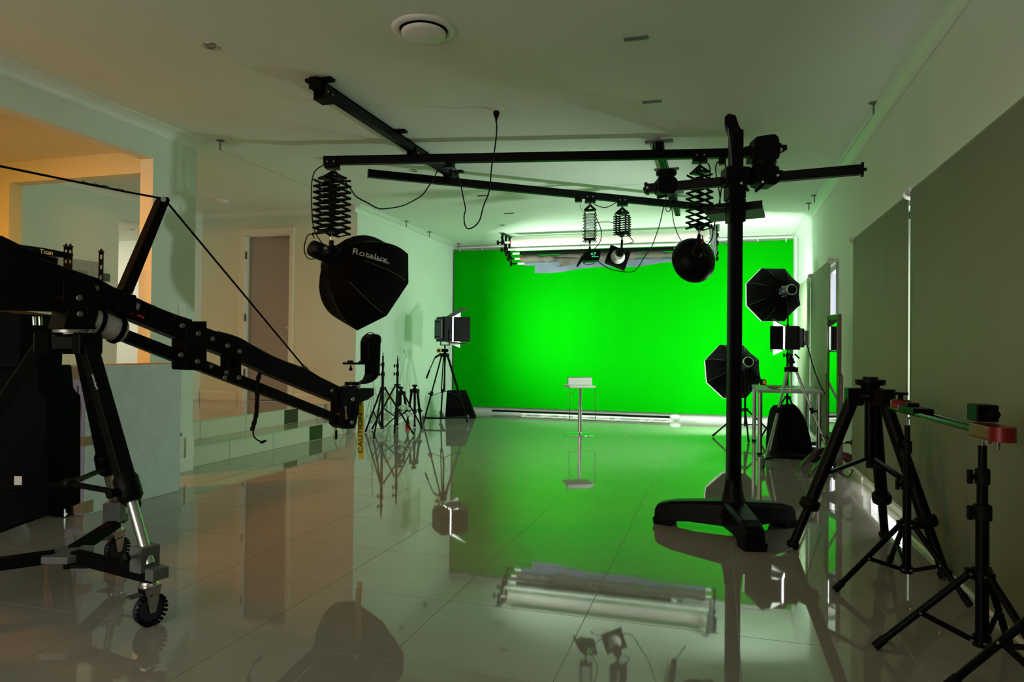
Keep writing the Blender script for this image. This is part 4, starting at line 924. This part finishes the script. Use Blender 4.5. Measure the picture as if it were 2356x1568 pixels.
# carton
root = thing('flat_carton', 'large flat white carton standing on its edge beside the steps', 'carton', (-4.05, 3.95, 0))
c0, c1 = atZ(190, 1185), atZ(409, 1131); zc = atX(300, 814, -3.93).z; zc = .97
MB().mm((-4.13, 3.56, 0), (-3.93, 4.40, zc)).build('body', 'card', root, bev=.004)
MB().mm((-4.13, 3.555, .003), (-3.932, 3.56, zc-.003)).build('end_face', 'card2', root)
for lo_, hi_ in (((-4.135, 3.55, zc-.09), (-3.925, 3.5545, zc-.004)), ((-4.135, 3.55, .01), (-3.928, 3.5545, .09)), ((-4.135, 3.55, .45), (-3.928, 3.5545, .51)), ((-3.9298, 3.555, .01), (-3.9285, 3.63, .09)), ((-3.9298, 3.555, .45), (-3.9285, 3.63, .51))):
    MB().mm(lo_, hi_).build('packing_tape', 'tape', root)
MB().mm((-4.12, 3.60, zc), (-3.94, 4.36, zc+.004)).build('top_flap', 'kraft', root)
for z in (.78, .42, .18): MB().mm((-4.00, 3.553, z-.05), (-3.985, 3.5545, z+.06)).build('printed_mark', 'print', root)
root = thing('gear_tripod_head', 'small brown cardboard box behind the end of the carton', 'box', (-4.35, 3.75, 0)); root.name = 'cardboard_box'
MB().mm((-4.45, 3.60, 0), (-4.16, 3.9, .93)).build('body', 'kraft', root, bev=.003); MB().mm((-4.33, 3.597, .0), (-4.27, 3.6, .93)).build('packing_tape', 'tape', root)

# ================================================================ LIT LAMPS (panels and octagonal softboxes)
def led_panel(c, f, w_, h_, dp, label, power, door, tilt_top=.5, side=.10, spread=150):
    c, f = V(c), V(f).normalized(); s = up.cross(f).normalized()   # s: sideways
    r = thing('led_panel_light', label, 'light', c-V((0, 0, h_/2+.06)), 'panel lights with barn doors')
    MB().box(c-f*dp/2, (w_, dp, h_), (s, f, up)).build('housing', 'black', r, bev=.006)
    MB().box(c-f*(dp+.02), (w_*.8, .04, h_*.8), (s, f, up)).build('back_cover', 'blue', r, bev=.006)
    g = MB()
    for z in (-1, 1):
        for i in range(5): g.box(c-f*(dp+.041)+s*(i-2)*w_*.13+up*z*h_*.3, (w_*.07, .004, h_*.05), (s, f, up))
    g.build('vent_slots', 'matte', r)
    MB().box(c+f*.004, (w_*.94, .008, h_*.94), (s, f, up)).build('lit_face', 'diff2', r)
    for k, (e, o) in enumerate(((s, up), (-s, up), (up, s), (-up, s))):
        is_s = abs(e.dot(up)) < .5; hw = w_/2 if is_s else h_/2; ln = (h_ if is_s else w_)/2
        ang = side if is_s else (tilt_top if k == 2 else .12); d = (f*math.cos(ang)+e*math.sin(ang)).normalized(); n = d.cross(o).normalized()
        p0 = c+e*hw+f*.012; fl = (1.5 if e.dot(fwd) > 0 else 1.0) if is_s else 1.25
        q = [p0-o*ln, p0+o*ln, p0+o*ln*fl+d*door, p0-o*ln*fl+d*door]; out = e*.004
        MB().hexa([v for v in q]+[v+out for v in q]).build('barn_door', 'black', r)
        MB().hexa([v-e*.0015 for v in q]+[v-e*.0005 for v in q]).build('door_lining', 'door_in', r)
    g = MB()
    for z in (-1, 1): g.bar(c-f*dp*.4+s*z*(w_/2+.012), c-f*dp*.4+s*z*(w_/2+.012)-up*(h_/2+.05), .02, .012, f)
    g.bar(c-f*dp*.4+s*(w_/2+.018)-up*(h_/2+.05), c-f*dp*.4-s*(w_/2+.018)-up*(h_/2+.05), .02, .012); g.build('yoke', 'black', r)
    l = area('panel_lamp', c+f*.02, f, w_*.9, h_*.9, power, (.80, 1, .84), spread)
    return r, c-f*dp*.4-up*(h_/2+.055)
def softbox_on_stand(headp, cenp, R, floor_pt, power, label, slabel, feet_r, rot):
    head, cen = V(headp), V(cenp); ax = (cen-head).normalized(); apex = head+ax*.09
    r = thing('octagonal_softbox', label, 'softbox', apex, 'lit octagonal softboxes on stands')
    rim, ax, o_, _, g = octabox(apex, cen, R, up, r, lip=.035, bulge=1.25, r_in=.075)
    g.build('white_rim', 'rim', r)
    MB().prism([cen+(p-cen)*.97+ax*.012 for p in rim], ax*.003).build('front_diffuser', 'diff', r)
    f = thing('studio_flash', slabel, 'flash', head)
    MB().lathe(head-ax*.10, ax, [(0, .045), (.01, .06), (.16, .066), (.19, .07)], 18).build('body', 'blue', f)
    MB().lathe(head-ax*.104, ax, [(0, .062), (.004, .066), (.010, .066)], 24).build('back_ring', 'chrome', f)
    MB().lathe(head-ax*.106, ax, [(0, .055), (.004, .055)], 24).build('control_dial', 'rubber', f)
    MB().box(head-up*.10, (.03, .04, .08), (rt, fwd, up)).build('stand_mount', 'black', f)
    area('softbox_lamp', cen+ax*.03, ax, R*1.7, R*1.7, power, (.80, 1, .84), 178, 'DISK')
    return r, head-up*.14
def knob(g, p, d, r=.014): g.tube(p, V(p)+V(d)*.025, .006, n=6).lathe(V(p)+V(d)*.02, d, [(0, r*.6), (.004, r), (.014, r), (.018, r*.6)], 8)
def light_stand(c, ztop, zhub, zbot, feet, label, r0_=.013, m='black', group='black light stands', name='light_stand', secs=(.45, .75), rf=.011, kd=None):
    c = V((c[0], c[1], 0)); r = thing(name, label, 'light stand', c, group); L = ztop-zbot; kd = kd or -rt
    zs = [zbot]+[zhub+(ztop-zhub)*t for t in secs]+[ztop]
    for i in range(len(zs)-1):
        rr = r0_*(1-.17*i); MB().tube(c+up*zs[i], c+up*zs[i+1], rr, n=12).build('column_section', m, r)
        if i: 
            g = MB().lathe(c+up*(zs[i]-.035), up, [(0, rr*1.7), (.05, rr*1.7), (.055, rr*1.3)], 12); q = c+up*(zs[i]-.01); g.tube(q, q+kd*.04, rr*.7, n=6).box(q+kd*.045, (.014, .014, .05), (rt, fwd, up)); g.build('clamp', 'rubber', r)
    MB().tube(c+up*ztop, c+up*(ztop+.03), .007, n=8).lathe(c+up*(ztop+.03), up, [(0, .011), (.008, .011)], 8).build('spigot', 'steel', r)
    MB().lathe(c+up*(zhub-.02), up, [(0, r0_*1.5), (.04, r0_*1.5)], 10).build('top_collar', 'black', r); MB().lathe(c+up*(zbot-.01), up, [(0, r0_*1.4), (.035, r0_*1.4)], 10).build('bottom_collar', 'black', r)
    for f_ in feet:
        f_ = V((f_[0], f_[1], .012)); d = V((f_.x-c.x, f_.y-c.y, 0)).normalized(); a_ = c+d*r0_*1.8+up*zhub
        lg = MB().tube(a_, f_, rf, n=10).build('leg', m, r); ld = (f_-a_).normalized(); MB().tube(f_-ld*.05, f_, rf*1.25, n=10).build('rubber_foot', 'rubber', lg)
        mm_ = a_.lerp(f_, .52); MB().bar(c+d*r0_*1.6+up*(zbot+.01), mm_, rf*.8, rf*1.4).build('brace', m, r)
        MB().box(a_, (.03, .022, .035), (d, d.cross(up), up)).build('leg_joint', 'black', r)
        g = MB(); s_ = d.cross(up)
        for q in (a_, mm_, c+d*r0_*1.6+up*(zbot+.01)): g.tube(q-s_*rf*1.3, q+s_*rf*1.3, .005, n=6)
        o = g.build('rivets', 'alu', r); o['kind'] = 'stuff'
    return r
def tripod(apex, feet, label, ru=.016, rl=.012, mu='black', ml='black', frac=.62, group=None, name='tripod', zsp=None, col_len=.2, head=True, hr=.045, twin=False):
    apex = V(apex); r = thing(name, label, 'tripod', (apex.x, apex.y, 0), group)
    MB().lathe(apex-up*.05, up, [(0, hr*.8), (.02, hr), (.05, hr*.9), (.055, hr*.5)], 12).build('crown', 'black', r)
    if head: MB().lathe(apex, up, [(0, hr*.4), (.03, hr*.4), (.035, hr*.8), (.055, hr*.85), (.06, hr*.6)], 12).build('head_plate', 'black', r)
    cb_ = apex-up*col_len; MB().tube(apex-up*.02, cb_, ru*.8, n=10).build('centre_column', mu, r)
    for f_ in feet:
        f_ = V((f_[0], f_[1], .01)); d = V((f_.x-apex.x, f_.y-apex.y, 0)).normalized(); a_ = apex+d*hr-up*.03; ld = (f_-a_).normalized(); L = (f_-a_).length; q = a_+ld*L*frac; s_ = d.cross(up)
        g = MB()
        if twin:
            for k in (-1, 1): g.tube(a_+s_*k*ru, q+s_*k*ru, ru*.55, n=8)
        else: g.tube(a_, q, ru, ru*.95, n=10)
        lg = g.build('leg', mu, r)
        MB().box(a_, (hr*.9, ru*2.6, hr*1.1), (d, s_, up)).build('leg_hinge', 'black', r, bev=.003)
        g = MB().lathe(q-ld*.02, ld, [(0, ru*1.3), (.01, ru*1.5), (.05, ru*1.5), (.06, ru)], 10); g.tube(q+ld*.015, q+ld*.015+d*.045, .009, .013, n=6); g.build('leg_lock', 'rubber', lg)
        MB().tube(q, f_, rl, n=10).build('lower_tube', ml, lg)
        MB().lathe(f_, -ld, [(0, rl*1.3), (.02, rl*1.5), (.04, rl)], 10).build('rubber_foot', 'rubber', lg)
        if zsp: MB().bar(cb_, a_.lerp(f_, zsp), ru*.9, ru*.5).build('brace', 'black', r)
    return r
def caster(p, parent, s=1.0):
    p = V(p); MB().tube(p+up*.10*s, p+up*.05*s, .008*s, n=8).box(p+up*.075*s, (.03*s, .04*s, .02*s)).build('caster_fork', 'grey', parent)
    MB().lathe(p+up*.034*s-rt*.01*s, rt, [(0, .020*s), (.004*s, .034*s), (.016*s, .034*s), (.02*s, .02*s)], 16).build('caster_wheel', 'blue', parent)

# left panel light, its tripod and dolly
cL = atD(1026, 757, 10.15); fL = V((.74, .67, 0))
r, mt = led_panel(cL+fL*.04, fL, .34, .36, .13, 'panel light with open barn doors at the left end of the green screen', 120, .25, .55)
ap = V((mt.x, mt.y, zat(1020, 812, mt)))
fc = V((mt.x, mt.y, 0)); ft = [atZ(974, 975), atZ(1014, 962), atZ(1076, 972)]; ft = [V((max(f.x, -4.40), f.y, 0)) for f in ft]
tl = tripod(ap, [V((f.x, f.y, .08)) for f in ft], 'black twin-tube tripod on wheels under the left panel light', .016, .012, frac=.55, group='tripods of the panel lights', zsp=.6, col_len=.55, twin=True)
for f in ft:
    MB().bar(fc+up*.09, V((f.x, f.y, .09)), .03, .025).build('dolly_arm', 'black', tl); caster((f.x, f.y, 0), tl, 1.25)
MB().tube(ap+up*.02, mt, .012, n=8).box(ap+up*.04, (.09, .12, .05), (rt, fwd, up)).build('fluid_head', 'black', tl)
Dd = depth(ap); MB().tube(atD(1001, 822, Dd-.1), atD(983, 862, Dd-.15), .008, n=8).tube(atD(988, 852, Dd-.14), atD(981, 870, Dd-.17), .014, n=8).build('pan_handle', 'rubber', tl)
q = atD(1010, 806, Dd-.14); t_ = thing('yellow_disc', 'round yellow and black reel resting on the left tripod head', 'reel', q-V((0, 0, .03)))
MB().lathe(q, -fw, [(0, .034), (.02, .034)], 18).build('reel', 'yellow', t_); MB().lathe(q-fw*.02, -fw, [(0, .02), (.006, .02)], 14).build('hub', 'rubber', t_)
MB().tube(atD(1016, 813, Dd-.08), atD(1001, 822, Dd-.1), .016, n=8).build('tilt_knob', 'black', tl)
# black wedge
Dw = depth(atZ(1060, 962)); q = lambda x, y, z=0: atD(x, y, Dw+z)
root = thing('wedge_case', 'black wedge-shaped case behind the left panel tripod', 'case', atZ(1056, 960))
a_, b_, c_, d_ = q(1024, 953), q(1094, 957), q(1071, 898), q(1028, 898)
a_.z = b_.z = .0
MB().hexa([a_, b_, b_+fwd*.35, a_+fwd*.35, d_, c_, c_+fwd*.15, d_+fwd*.15]).build('body', 'matte', root, bev=.01)
MB().bar(q(1035, 935, -.01), q(1080, 938, -.01), .02, .02).build('handle', 'rubber', root)
# two small stands and two folded tripods
def foot(c, ang, r_): return (min(max(c.x+math.cos(ang)*r_, -4.44), 1.07), c.y+math.sin(ang)*r_)
c = atZ(879, 1001); c.x = max(c.x, -4.22)
light_stand(c, zat(883, 818, c), zat(881, 893, c), zat(879, 984, c)+.0, [foot(c, a, .40) for a in (2.6, .35, -1.35)], 'black light stand nearest the alcove corner, beside the caution tape', .017, rf=.011)
c = atZ(913, 990); c.x = max(c.x, -4.2)
light_stand(c, zat(916, 824, c), zat(915, 886, c), zat(913, 960, c), [foot(c, a, .38) for a in (3.3, .9, -1.2)], 'slimmer black light stand second from the alcove corner', .015, rf=.011)
G4 = 'small folded tripods by the left wall'
for (x, y), rot, l in (((921, 978), .3, 'small black folded tripod beside the second light stand'), ((953, 977), 1.0, 'small black folded tripod next to the wheeled panel tripod')):
    c = atZ(x, y+4); tripod(V((c.x, c.y, zat(x, 899 if x < 925 else 894, c))), [foot(c, rot+k*2.094, .12) for k in range(3)], l, .018, .013, frac=.55, group=G4, col_len=.3, zsp=.55)
D6 = depth(atZ(895, 985)); 
root = thing('orange_clamp', 'two small orange clamps between the two left light stands', 'clamp', atD(895, 915, D6))
for x, y in ((893, 907), (897, 917)): MB().box(atD(x, y, D6), (.035, .03, .025), (rt, fwd, up)).build('clamp_body', 'orange', root)
MB().tube(atD(893, 907, D6), atD(897, 917, D6), .006, n=6).build('clamp_bar', 'black', root)
for (x, y), w_, l in (((882, 955), 26, 'crumpled clear plastic bag on the base of the nearest light stand'), ((922, 945), 22, 'crumpled clear plastic bag around the folded tripods')):
    c = atD(x, y, D6-.1); g = MB(); n = 18
    for i in range(26):
        p_ = c+V((random.gauss(0, .07), random.gauss(0, .06), random.uniform(-.08, .06))); e = [V((random.uniform(-.06, .06), random.uniform(-.06, .06), random.uniform(-.05, .05))) for _ in range(3)]
        g.add([p_+v for v in e], [(0, 1, 2)])
    tag(g.build('plastic_bag', 'wrap'), l, 'plastic bag')
c = atZ(938, 985); tag(MB().box(c+V((0, 0, .03)), (.05, .05, .05)).build('red_gadget', 'redm'), 'tiny red gadget on the floor among the folded tripods', 'gadget')

# right side softboxes
hp, cp_ = atD(1813, 668, 8.55), atD(1777, 678, 8.98)
o1, m1_ = softbox_on_stand(hp, cp_, .37, None, 54, 'upper lit octagonal softbox at the right, facing the green screen', 'flash unit with a shiny ring behind the upper right softbox', .4, 0)
c = V((m1_.x, m1_.y, 0)); light_stand(c, m1_.z, .55, .12, [foot(c, a, .32) for a in (.15, 3.0, 1.57)], 'tall light stand carrying the upper right softbox, behind the table', .014)
hp, cp_ = atD(1715, 836, 8.85), atD(1685, 854, 9.28)
o2, m2_ = softbox_on_stand(hp, cp_, .39, None, 48, 'lower lit octagonal softbox at the right, partly behind the column', 'flash unit with a shiny ring behind the lower right softbox', .4, 0)
c = V((m2_.x, m2_.y, 0)); light_stand(c, m2_.z, zat(1713, 942, c), zat(1713, 978, c), [foot(c, a, .40) for a in (.15, 3.0, -1.5)], 'short light stand carrying the lower right softbox, just right of the column', .013)
# right panel light and silver tripod
cR = atD(1821, 777, 6.95); fR = V((-.985, .17, 0))
r, mt = led_panel(cR+fR*.055, fR, .20, .235, .13, 'small panel light on the silver tripod in front of the table', 60, .13, .6, side=.42, spread=170)
MB().box(cR-fR*.14, (.14, .03, .14), (up.cross(fR), fR, up)).build('control_box', 'grey', r, bev=.004)
ap = V((mt.x, mt.y, zat(1824, 843, mt)))
ft = [V((.43, 7.02, 0)), V((.52, 7.62, 0)), V((1.10, 7.35, 0))]
tl = tripod(ap, [V((f.x, f.y, .08)) for f in ft], 'silver tripod under the small panel light, standing on wheels', .013, .010, 'alu', 'alu', frac=.42, group='tripods of the panel lights', col_len=.26)
for f in ft: MB().bar(V((mt.x, mt.y, .09)), V((f.x, f.y, .09)), .02, .016).build('dolly_arm', 'black', tl); caster((f.x, f.y, 0), tl, 1.2)
MB().tube(ap+up*.02, mt, .016, n=8).box(ap+up*.06, (.05, .05, .05)).build('ball_head', 'black', tl)
Dd = depth(ap); MB().tube(atD(1829, 814, Dd-.05), atD(1839, 824, Dd-.08), .008, n=6).build('head_lever', 'black', tl)
cable([atD(x, y, 6.9+.004*(x-1840)) for x, y in ((1840, 790), (1850, 789), (1858, 797), (1863, 815), (1870, 840), (1880, 868), (1892, 895), (1903, 912), (1908, 930))], 'black power cable curving from the small panel light down to the right', .006)

# table
f0, f1 = atZ(1758, 1046), atZ(1726, 1014); xa = (f0.x+f1.x)/2; ya, yb = f0.y, f1.y; zt_ = .70
xb = 1.07
root = thing('work_table', 'light grey table with metal tube legs by the right wall', 'table', ((xa+xb)/2, (ya+yb)/2, 0))
MB().mm((xa-.03, ya-.03, zt_-.03), (xb+.02, yb+.03, zt_)).build('table_top', 'vinyl', root, bev=.006)
for x in (xa, xb-.03):
    for y in (ya, yb): MB().tube((x, y, .02), (x, y, zt_-.03), .024, n=14).build('leg', 'alu', root); MB().tube((x, y, 0), (x, y, .025), .027, n=14).build('foot_cap', 'rubber', root)
tag(MB().mm((xa+.12, ya+.08, zt_), (xb-.2, yb-.06, zt_+.005)).build('cutting_mat', 'tgreen'), 'dark green mat lying on the table', 'mat')
c = V((xa+.10, yb-.0, zt_)); root = thing('tape_measure', 'yellow and black tape measure at the left corner of the table', 'tape measure', c)
MB().box(c+V((0, 0, .035)), (.07, .04, .07)).build('case', 'rubber', root, bev=.008); MB().box(c+V((.02, -.021, .035)), (.05, .004, .05)).build('yellow_side', 'yellow', root)
c = V((xa+.16, ya+.30, zt_+.005)); tag(MB().box(c+V((0, 0, .012)), (.13, .06, .022)).build('brown_pouch', 'kraft', bev=.004), 'small brown pouch lying on the table mat', 'pouch')
tag(MB().mm((xb-.42, ya+.1, zt_+.006), (xb-.2, ya+.30, zt_+.009)).build('paper_sheet', 'white'), 'white sheet of paper at the right of the table mat', 'paper')
# black domed bag under the table
yy = atZ(1830, 1056).y; c = atZ(1820, 1056)
pts = [atY(x, y, yy) for x, y in ((1788, 1052), (1787, 1030), (1789, 1000), (1793, 965), (1800, 940), (1812, 929), (1828, 931), (1840, 944), (1852, 966), (1862, 1000), (1868, 1030), (1870, 1056))]
zz = min(p_.z for p_ in pts); 
for p_ in pts:
    if p_.z < .02: p_.z = 0
    p_.z = min(p_.z, .655)
bk = [V((c.x+(p_.x-c.x)*.75-.12*(1 if p_.x < c.x else .3), p_.y+.34, p_.z*.93)) for p_ in pts]
root = thing('folded_softbox', 'black dome-shaped folded softbox standing under the table', 'softbox', (c.x, yy+.15, 0))
n = len(pts); MB().add(pts+bk, [tuple(range(n)), tuple(reversed(range(n, 2*n)))]+[((i+1) % n, i, n+i, n+(i+1) % n) for i in range(n)]).build('shell', 'fabric', root)
MB().path([p_-V((0, .004, 0)) for p_ in pts], .004, 5).build('edge_piping', 'rubber', root)
# cheval mirror
mc = V((1.02, 6.86, 0)); md = V((math.sin(math.radians(-15)), math.cos(math.radians(-15)), 0)); mn = V((-md.y, md.x, 0))
ztm = zat(1926, 724, mc); root = thing('cheval_mirror', 'tall narrow free-standing mirror in a dark frame showing green', 'mirror', mc)
w2 = .10
zb_ = .36
a_, b_ = mc-md*w2, mc+md*w2
MB().box(mc+up*(zb_+ztm)/2, (2*w2-.04, .010, ztm-zb_-.04), (md, mn, up)).build('backing', 'matte', root)
MB().box(mc+up*(zb_+ztm)/2+mn*.008, (2*w2-.05, .003, ztm-zb_-.05), (md, mn, up)).build('mirror_glass', 'mirror', root)
for p_ in (a_, b_): MB().box(p_+up*(zb_+ztm)/2, (.035, .030, ztm-zb_), (md, mn, up)).build('frame_side', 'wood', root, bev=.004)
for z in (zb_, ztm-.02): MB().box(mc+up*z, (2*w2, .030, .045), (md, mn, up)).build('frame_rail', 'wood', root, bev=.004)
for p_ in (a_-md*.03, b_+md*.03):
    MB().box(p_+up*.47, (.035, .035, .86), (md, mn, up)).lathe(p_+up*.90, up, [(0, .017), (.012, .02), (.02, .01)], 10).build('support_post', 'wood', root, bev=.004)
    g = MB(); 
    for s in (-1, 1):
        arc = [p_+mn*s*.25*t+up*(.20-.17*t**2.0) for t in [i/8 for i in range(9)]]
        for i in range(8):
            h0, h1 = .035, .035; x0_, x1_ = arc[i], arc[i+1]; w3 = md*.016
            g.hexa([x0_-w3-up*h0*.6, x1_-w3-up*h1*.6, x1_+w3-up*h1*.6, x0_+w3-up*h0*.6, x0_-w3+up*h0, x1_-w3+up*h1, x1_+w3+up*h1, x0_+w3+up*h0])
        e = p_+mn*s*.25; g.box(e+up*.014, (.04, .04, .028), (md, mn, up))
    g.build('curved_foot', 'wood', root)
MB().bar(a_+up*.20, b_+up*.20, .03, .03).build('stretcher', 'wood', root)
# plug, adaptor and floor cables on the right
q = V((XR-.02, 6.62, .33)); root = thing('plug_adaptor', 'black plug and adaptor in the right wall outlet', 'plug', q)
MB().box(q-V((.03, 0, 0)), (.05, .05, .05)).tube(q-V((.05, 0, 0)), q-V((.10, .02, -.005)), .014, .008, n=8).build('plug_body', 'rubber', root)
cable([q-V((.09, .02, 0)), (1.05, 6.70, .31), (.99, 6.85, .31), (.93, 7.05, .35)], 'black lead from the right wall plug to the mirror', .005)
cable([q-V((.05, 0, .02)), (1.14, 6.64, .22), (1.15, 6.66, .12), (1.12, 6.7, .02), (1.10, 6.95, .008), (1.05, 7.3, .008)], 'black lead hanging down from the right wall plug to the floor', .005)
pts = []
for i in range(60): t = i/59; pts.append((1.0+.10*math.sin(i*1.1)+.02*math.sin(i*.3), 7.55+t*1.1+.07*math.cos(i*1.1), .008+.004*(i % 3)))
cable(pts, 'tangle of black cables on the floor along the right wall', .005)
q = atZ(1873, 1020, .03); tag(MB().lathe(q, (1, .3, 0), [(-.04, .008), (-.02, .022), (.03, .026), (.045, .02)], 10).build('floor_plug', 'rubber'), 'black plug lying among the floor cables at the right wall', 'plug')

# ================================================================ BAR STOOL
c = atZ(1334, 999); root = thing('bar_stool', 'white bar stool with chrome column in front of the green screen', 'stool', c)
Ds = depth(c+V((0, 0, .5))); ps = lambda x, y, z=0: atD(x, y, Ds+z)
MB().lathe(c, up, [(0, .20), (.006, .20), (.012, .19), (.02, .06), (.03, .028), (.04, .026)], 40).build('base_plate', 'chrome', root)
zs = ps(1337, 890).z; MB().tube(c+up*.03, c+up*zs, .022, n=16).build('column', 'chrome', root)
MB().tube(c+up*.03, c+up*(zs*.55), .027, n=16).build('outer_sleeve', 'chrome', root)
L_, R_ = ps(1302, 890), ps(1363, 890); w2 = (R_-L_).length/2; cc = V((c.x, c.y, zs))+rt*.0
sx = (rt*.985+fwd*.17).normalized(); sy = up.cross(sx).normalized(); sy = sy if sy.dot(fwd) > 0 else -sy
ccs = (L_+R_)/2; ccs.z = zs
MB().box(ccs+up*.012, (2*w2, .34, .03), (sx, sy, up)).build('seat', 'leather', root, bev=.008)
MB().box(ccs+sy*.17+up*.065+sx*.055, (2*w2*.95, .03, .10), (sx, sy, up)).build('backrest', 'leather', root, bev=.008)
o = ccs+sy*.19+sx*.055
MB().path([o-sx*w2*.96+up*.02, o-sx*w2*.96+up*.122, o+sx*w2*.96+up*.122, o+sx*w2*.96+up*.02], .005, 6, False).build('back_frame', 'steel', root)
zf = ps(1334, 964).z; o = ccs-sy*.17
MB().path([o-sx*w2*.99+sy*.05, V((0, 0, 0))+o-sx*w2*.99, V((o.x, o.y, zf))-sx*w2*.99, V((o.x, o.y, zf))+sx*w2*1.0, o+sx*w2*1.0, o+sx*w2+sy*.05], .005, 6, False).build('footrest_frame', 'steel', root)
MB().path([ps(1326, 893), ps(1324, 900), ps(1310, 907)], .004, 6, False).build('height_lever', 'steel', root)

# ================================================================ FOREGROUND RIGHT: tripod, slider on two stands
f1_, f2_, f3_ = atZ(1822, 1262), atZ(2036, 1238), atZ(2176, 1332)
cT = V(((f1_.x+f2_.x+f3_.x)/3, (f1_.y+f2_.y+f3_.y)/3, 0)); cT = V((cT.x, cT.y, 0)); k_ = atP(2002, 900, cT, fwd); ap = V((k_.x, k_.y, k_.z))
r = tripod(ap, [f1_, f2_, f3_], 'large black video tripod in front of the blinds', .036, .024, frac=.70, group='black video tripods', name='video_tripod', zsp=.52, col_len=.36, hr=.085)
MB().lathe(ap+up*.005, up, [(0, .045), (.03, .05), (.032, .075), (.06, .08), (.062, .04), (.075, .04)], 16).build('bowl_head', 'black', r, bev=.002)
MB().tube(ap-up*.34, ap-up*.42, .02, n=10).build('column_end', 'rubber', r)
q = atD(2086, 1318, 3.3); cA = V((q.x, q.y, 0))
fA = [atZ(1921, 1362), atZ(2046, 1296), atZ(2319, 1408)]; fA[2].x = min(fA[2].x, 1.07)
zA_ = zat(2087, 968, cA)
light_stand(cA, zA_-.02, zat(2086, 1204, cA), zat(2086, 1312, cA), fA, 'farther black light stand holding the left end of the camera slider', .019, secs=(.42, .80), rf=.013)
q = atD(2259, 1480, 2.5); cB = V((q.x, q.y, 0)); fB = [atZ(2012, 1494), V((cB.x+.30, cB.y+.18, 0)), V((cB.x+.13, cB.y-.42, 0))]
fB[1].x = min(fB[1].x, 1.07)
light_stand(cB, zat(2258, 1012, cB)-.02, zat(2258, 1320, cB), zat(2258, 1478, cB), fB, 'nearer black light stand holding the red end of the camera slider', .022, secs=(.50, .78), rf=.013)
cC = V((1.00, 2.36, 0)); light_stand(cC, 1.2, .44, .10, [atZ(2180, 1585), (1.06, 2.75), (1.06, 1.9)], 'light stand mostly out of frame at the bottom right, only a leg showing', .02, rf=.013)
tA, tB = V((cA.x, cA.y, zA_)), V((cB.x, cB.y, zat(2258, 1012, cB))); tA.z = tB.z = (tA.z+tB.z)/2+.02
sd_ = (tB-tA).normalized(); sn = sd_.cross(up).normalized()
root = thing('camera_slider', 'camera slider with red ends lying across two light stands', 'slider', (tA+tB)/2)
e0, e1 = tA-sd_*.16, tB+sd_*.02
MB().box((e0+e1)/2+up*.018, ((e1-e0).length, .055, .012), (sd_, sn, up)).build('rail', 'black', root, bev=.002)
for k in (-1, 1): MB().tube(e0+sn*k*.03+up*.024, e1+sn*k*.03+up*.024, .010, n=10).build('guide_rod', 'gloss', root)
MB().box(e1+sd_*.05+up*.025, (.16, .085, .05), (sd_, sn, up)).lathe(e1+sd_*.13+up*.0, up, [(0, .0425), (.05, .0425)], 16).build('red_end_block', 'red', root, bev=.006)
MB().box(e1+sd_*.07+up*.025-sn*.043*(1 if sn.dot(fwd) > 0 else -1), (.12, .004, .03), (sd_, sn, up)).build('dark_side_plate', 'gloss', root)
MB().box(e1-sd_*.02+up*.085, (.09, .07, .06), (sd_, sn, up)).tube(e1+up*.085+sd_*.03, e1+up*.085+sd_*.03-fwd*.04, .015, n=8).build('camera_plate_block', 'black', root, bev=.004)
MB().tube(e1+sd_*.02-up*.02, e1+sd_*.02, .014, n=8).build('mounting_screw', 'steel', root); MB().tube(e1+sd_*.10-up*.03, e1+sd_*.10, .008, n=8).build('locking_screw', 'steel', root)
MB().lathe(e0+up*.03+sd_*.06, up, [(0, .045), (.035, .045), (.04, .03)], 16).build('red_pulley', 'red', root)
MB().lathe(e0+up*.07+sd_*.06, up, [(0, .012), (.02, .012), (.022, .034), (.035, .034)], 12).build('brake_knob', 'black', root)
MB().box(e0+up*.035+sd_*.28, (.20, .085, .028), (sd_, sn, up)).box(e0+up*.055+sd_*.22, (.06, .05, .02), (sd_, sn, up)).build('carriage', 'black', root, bev=.003)
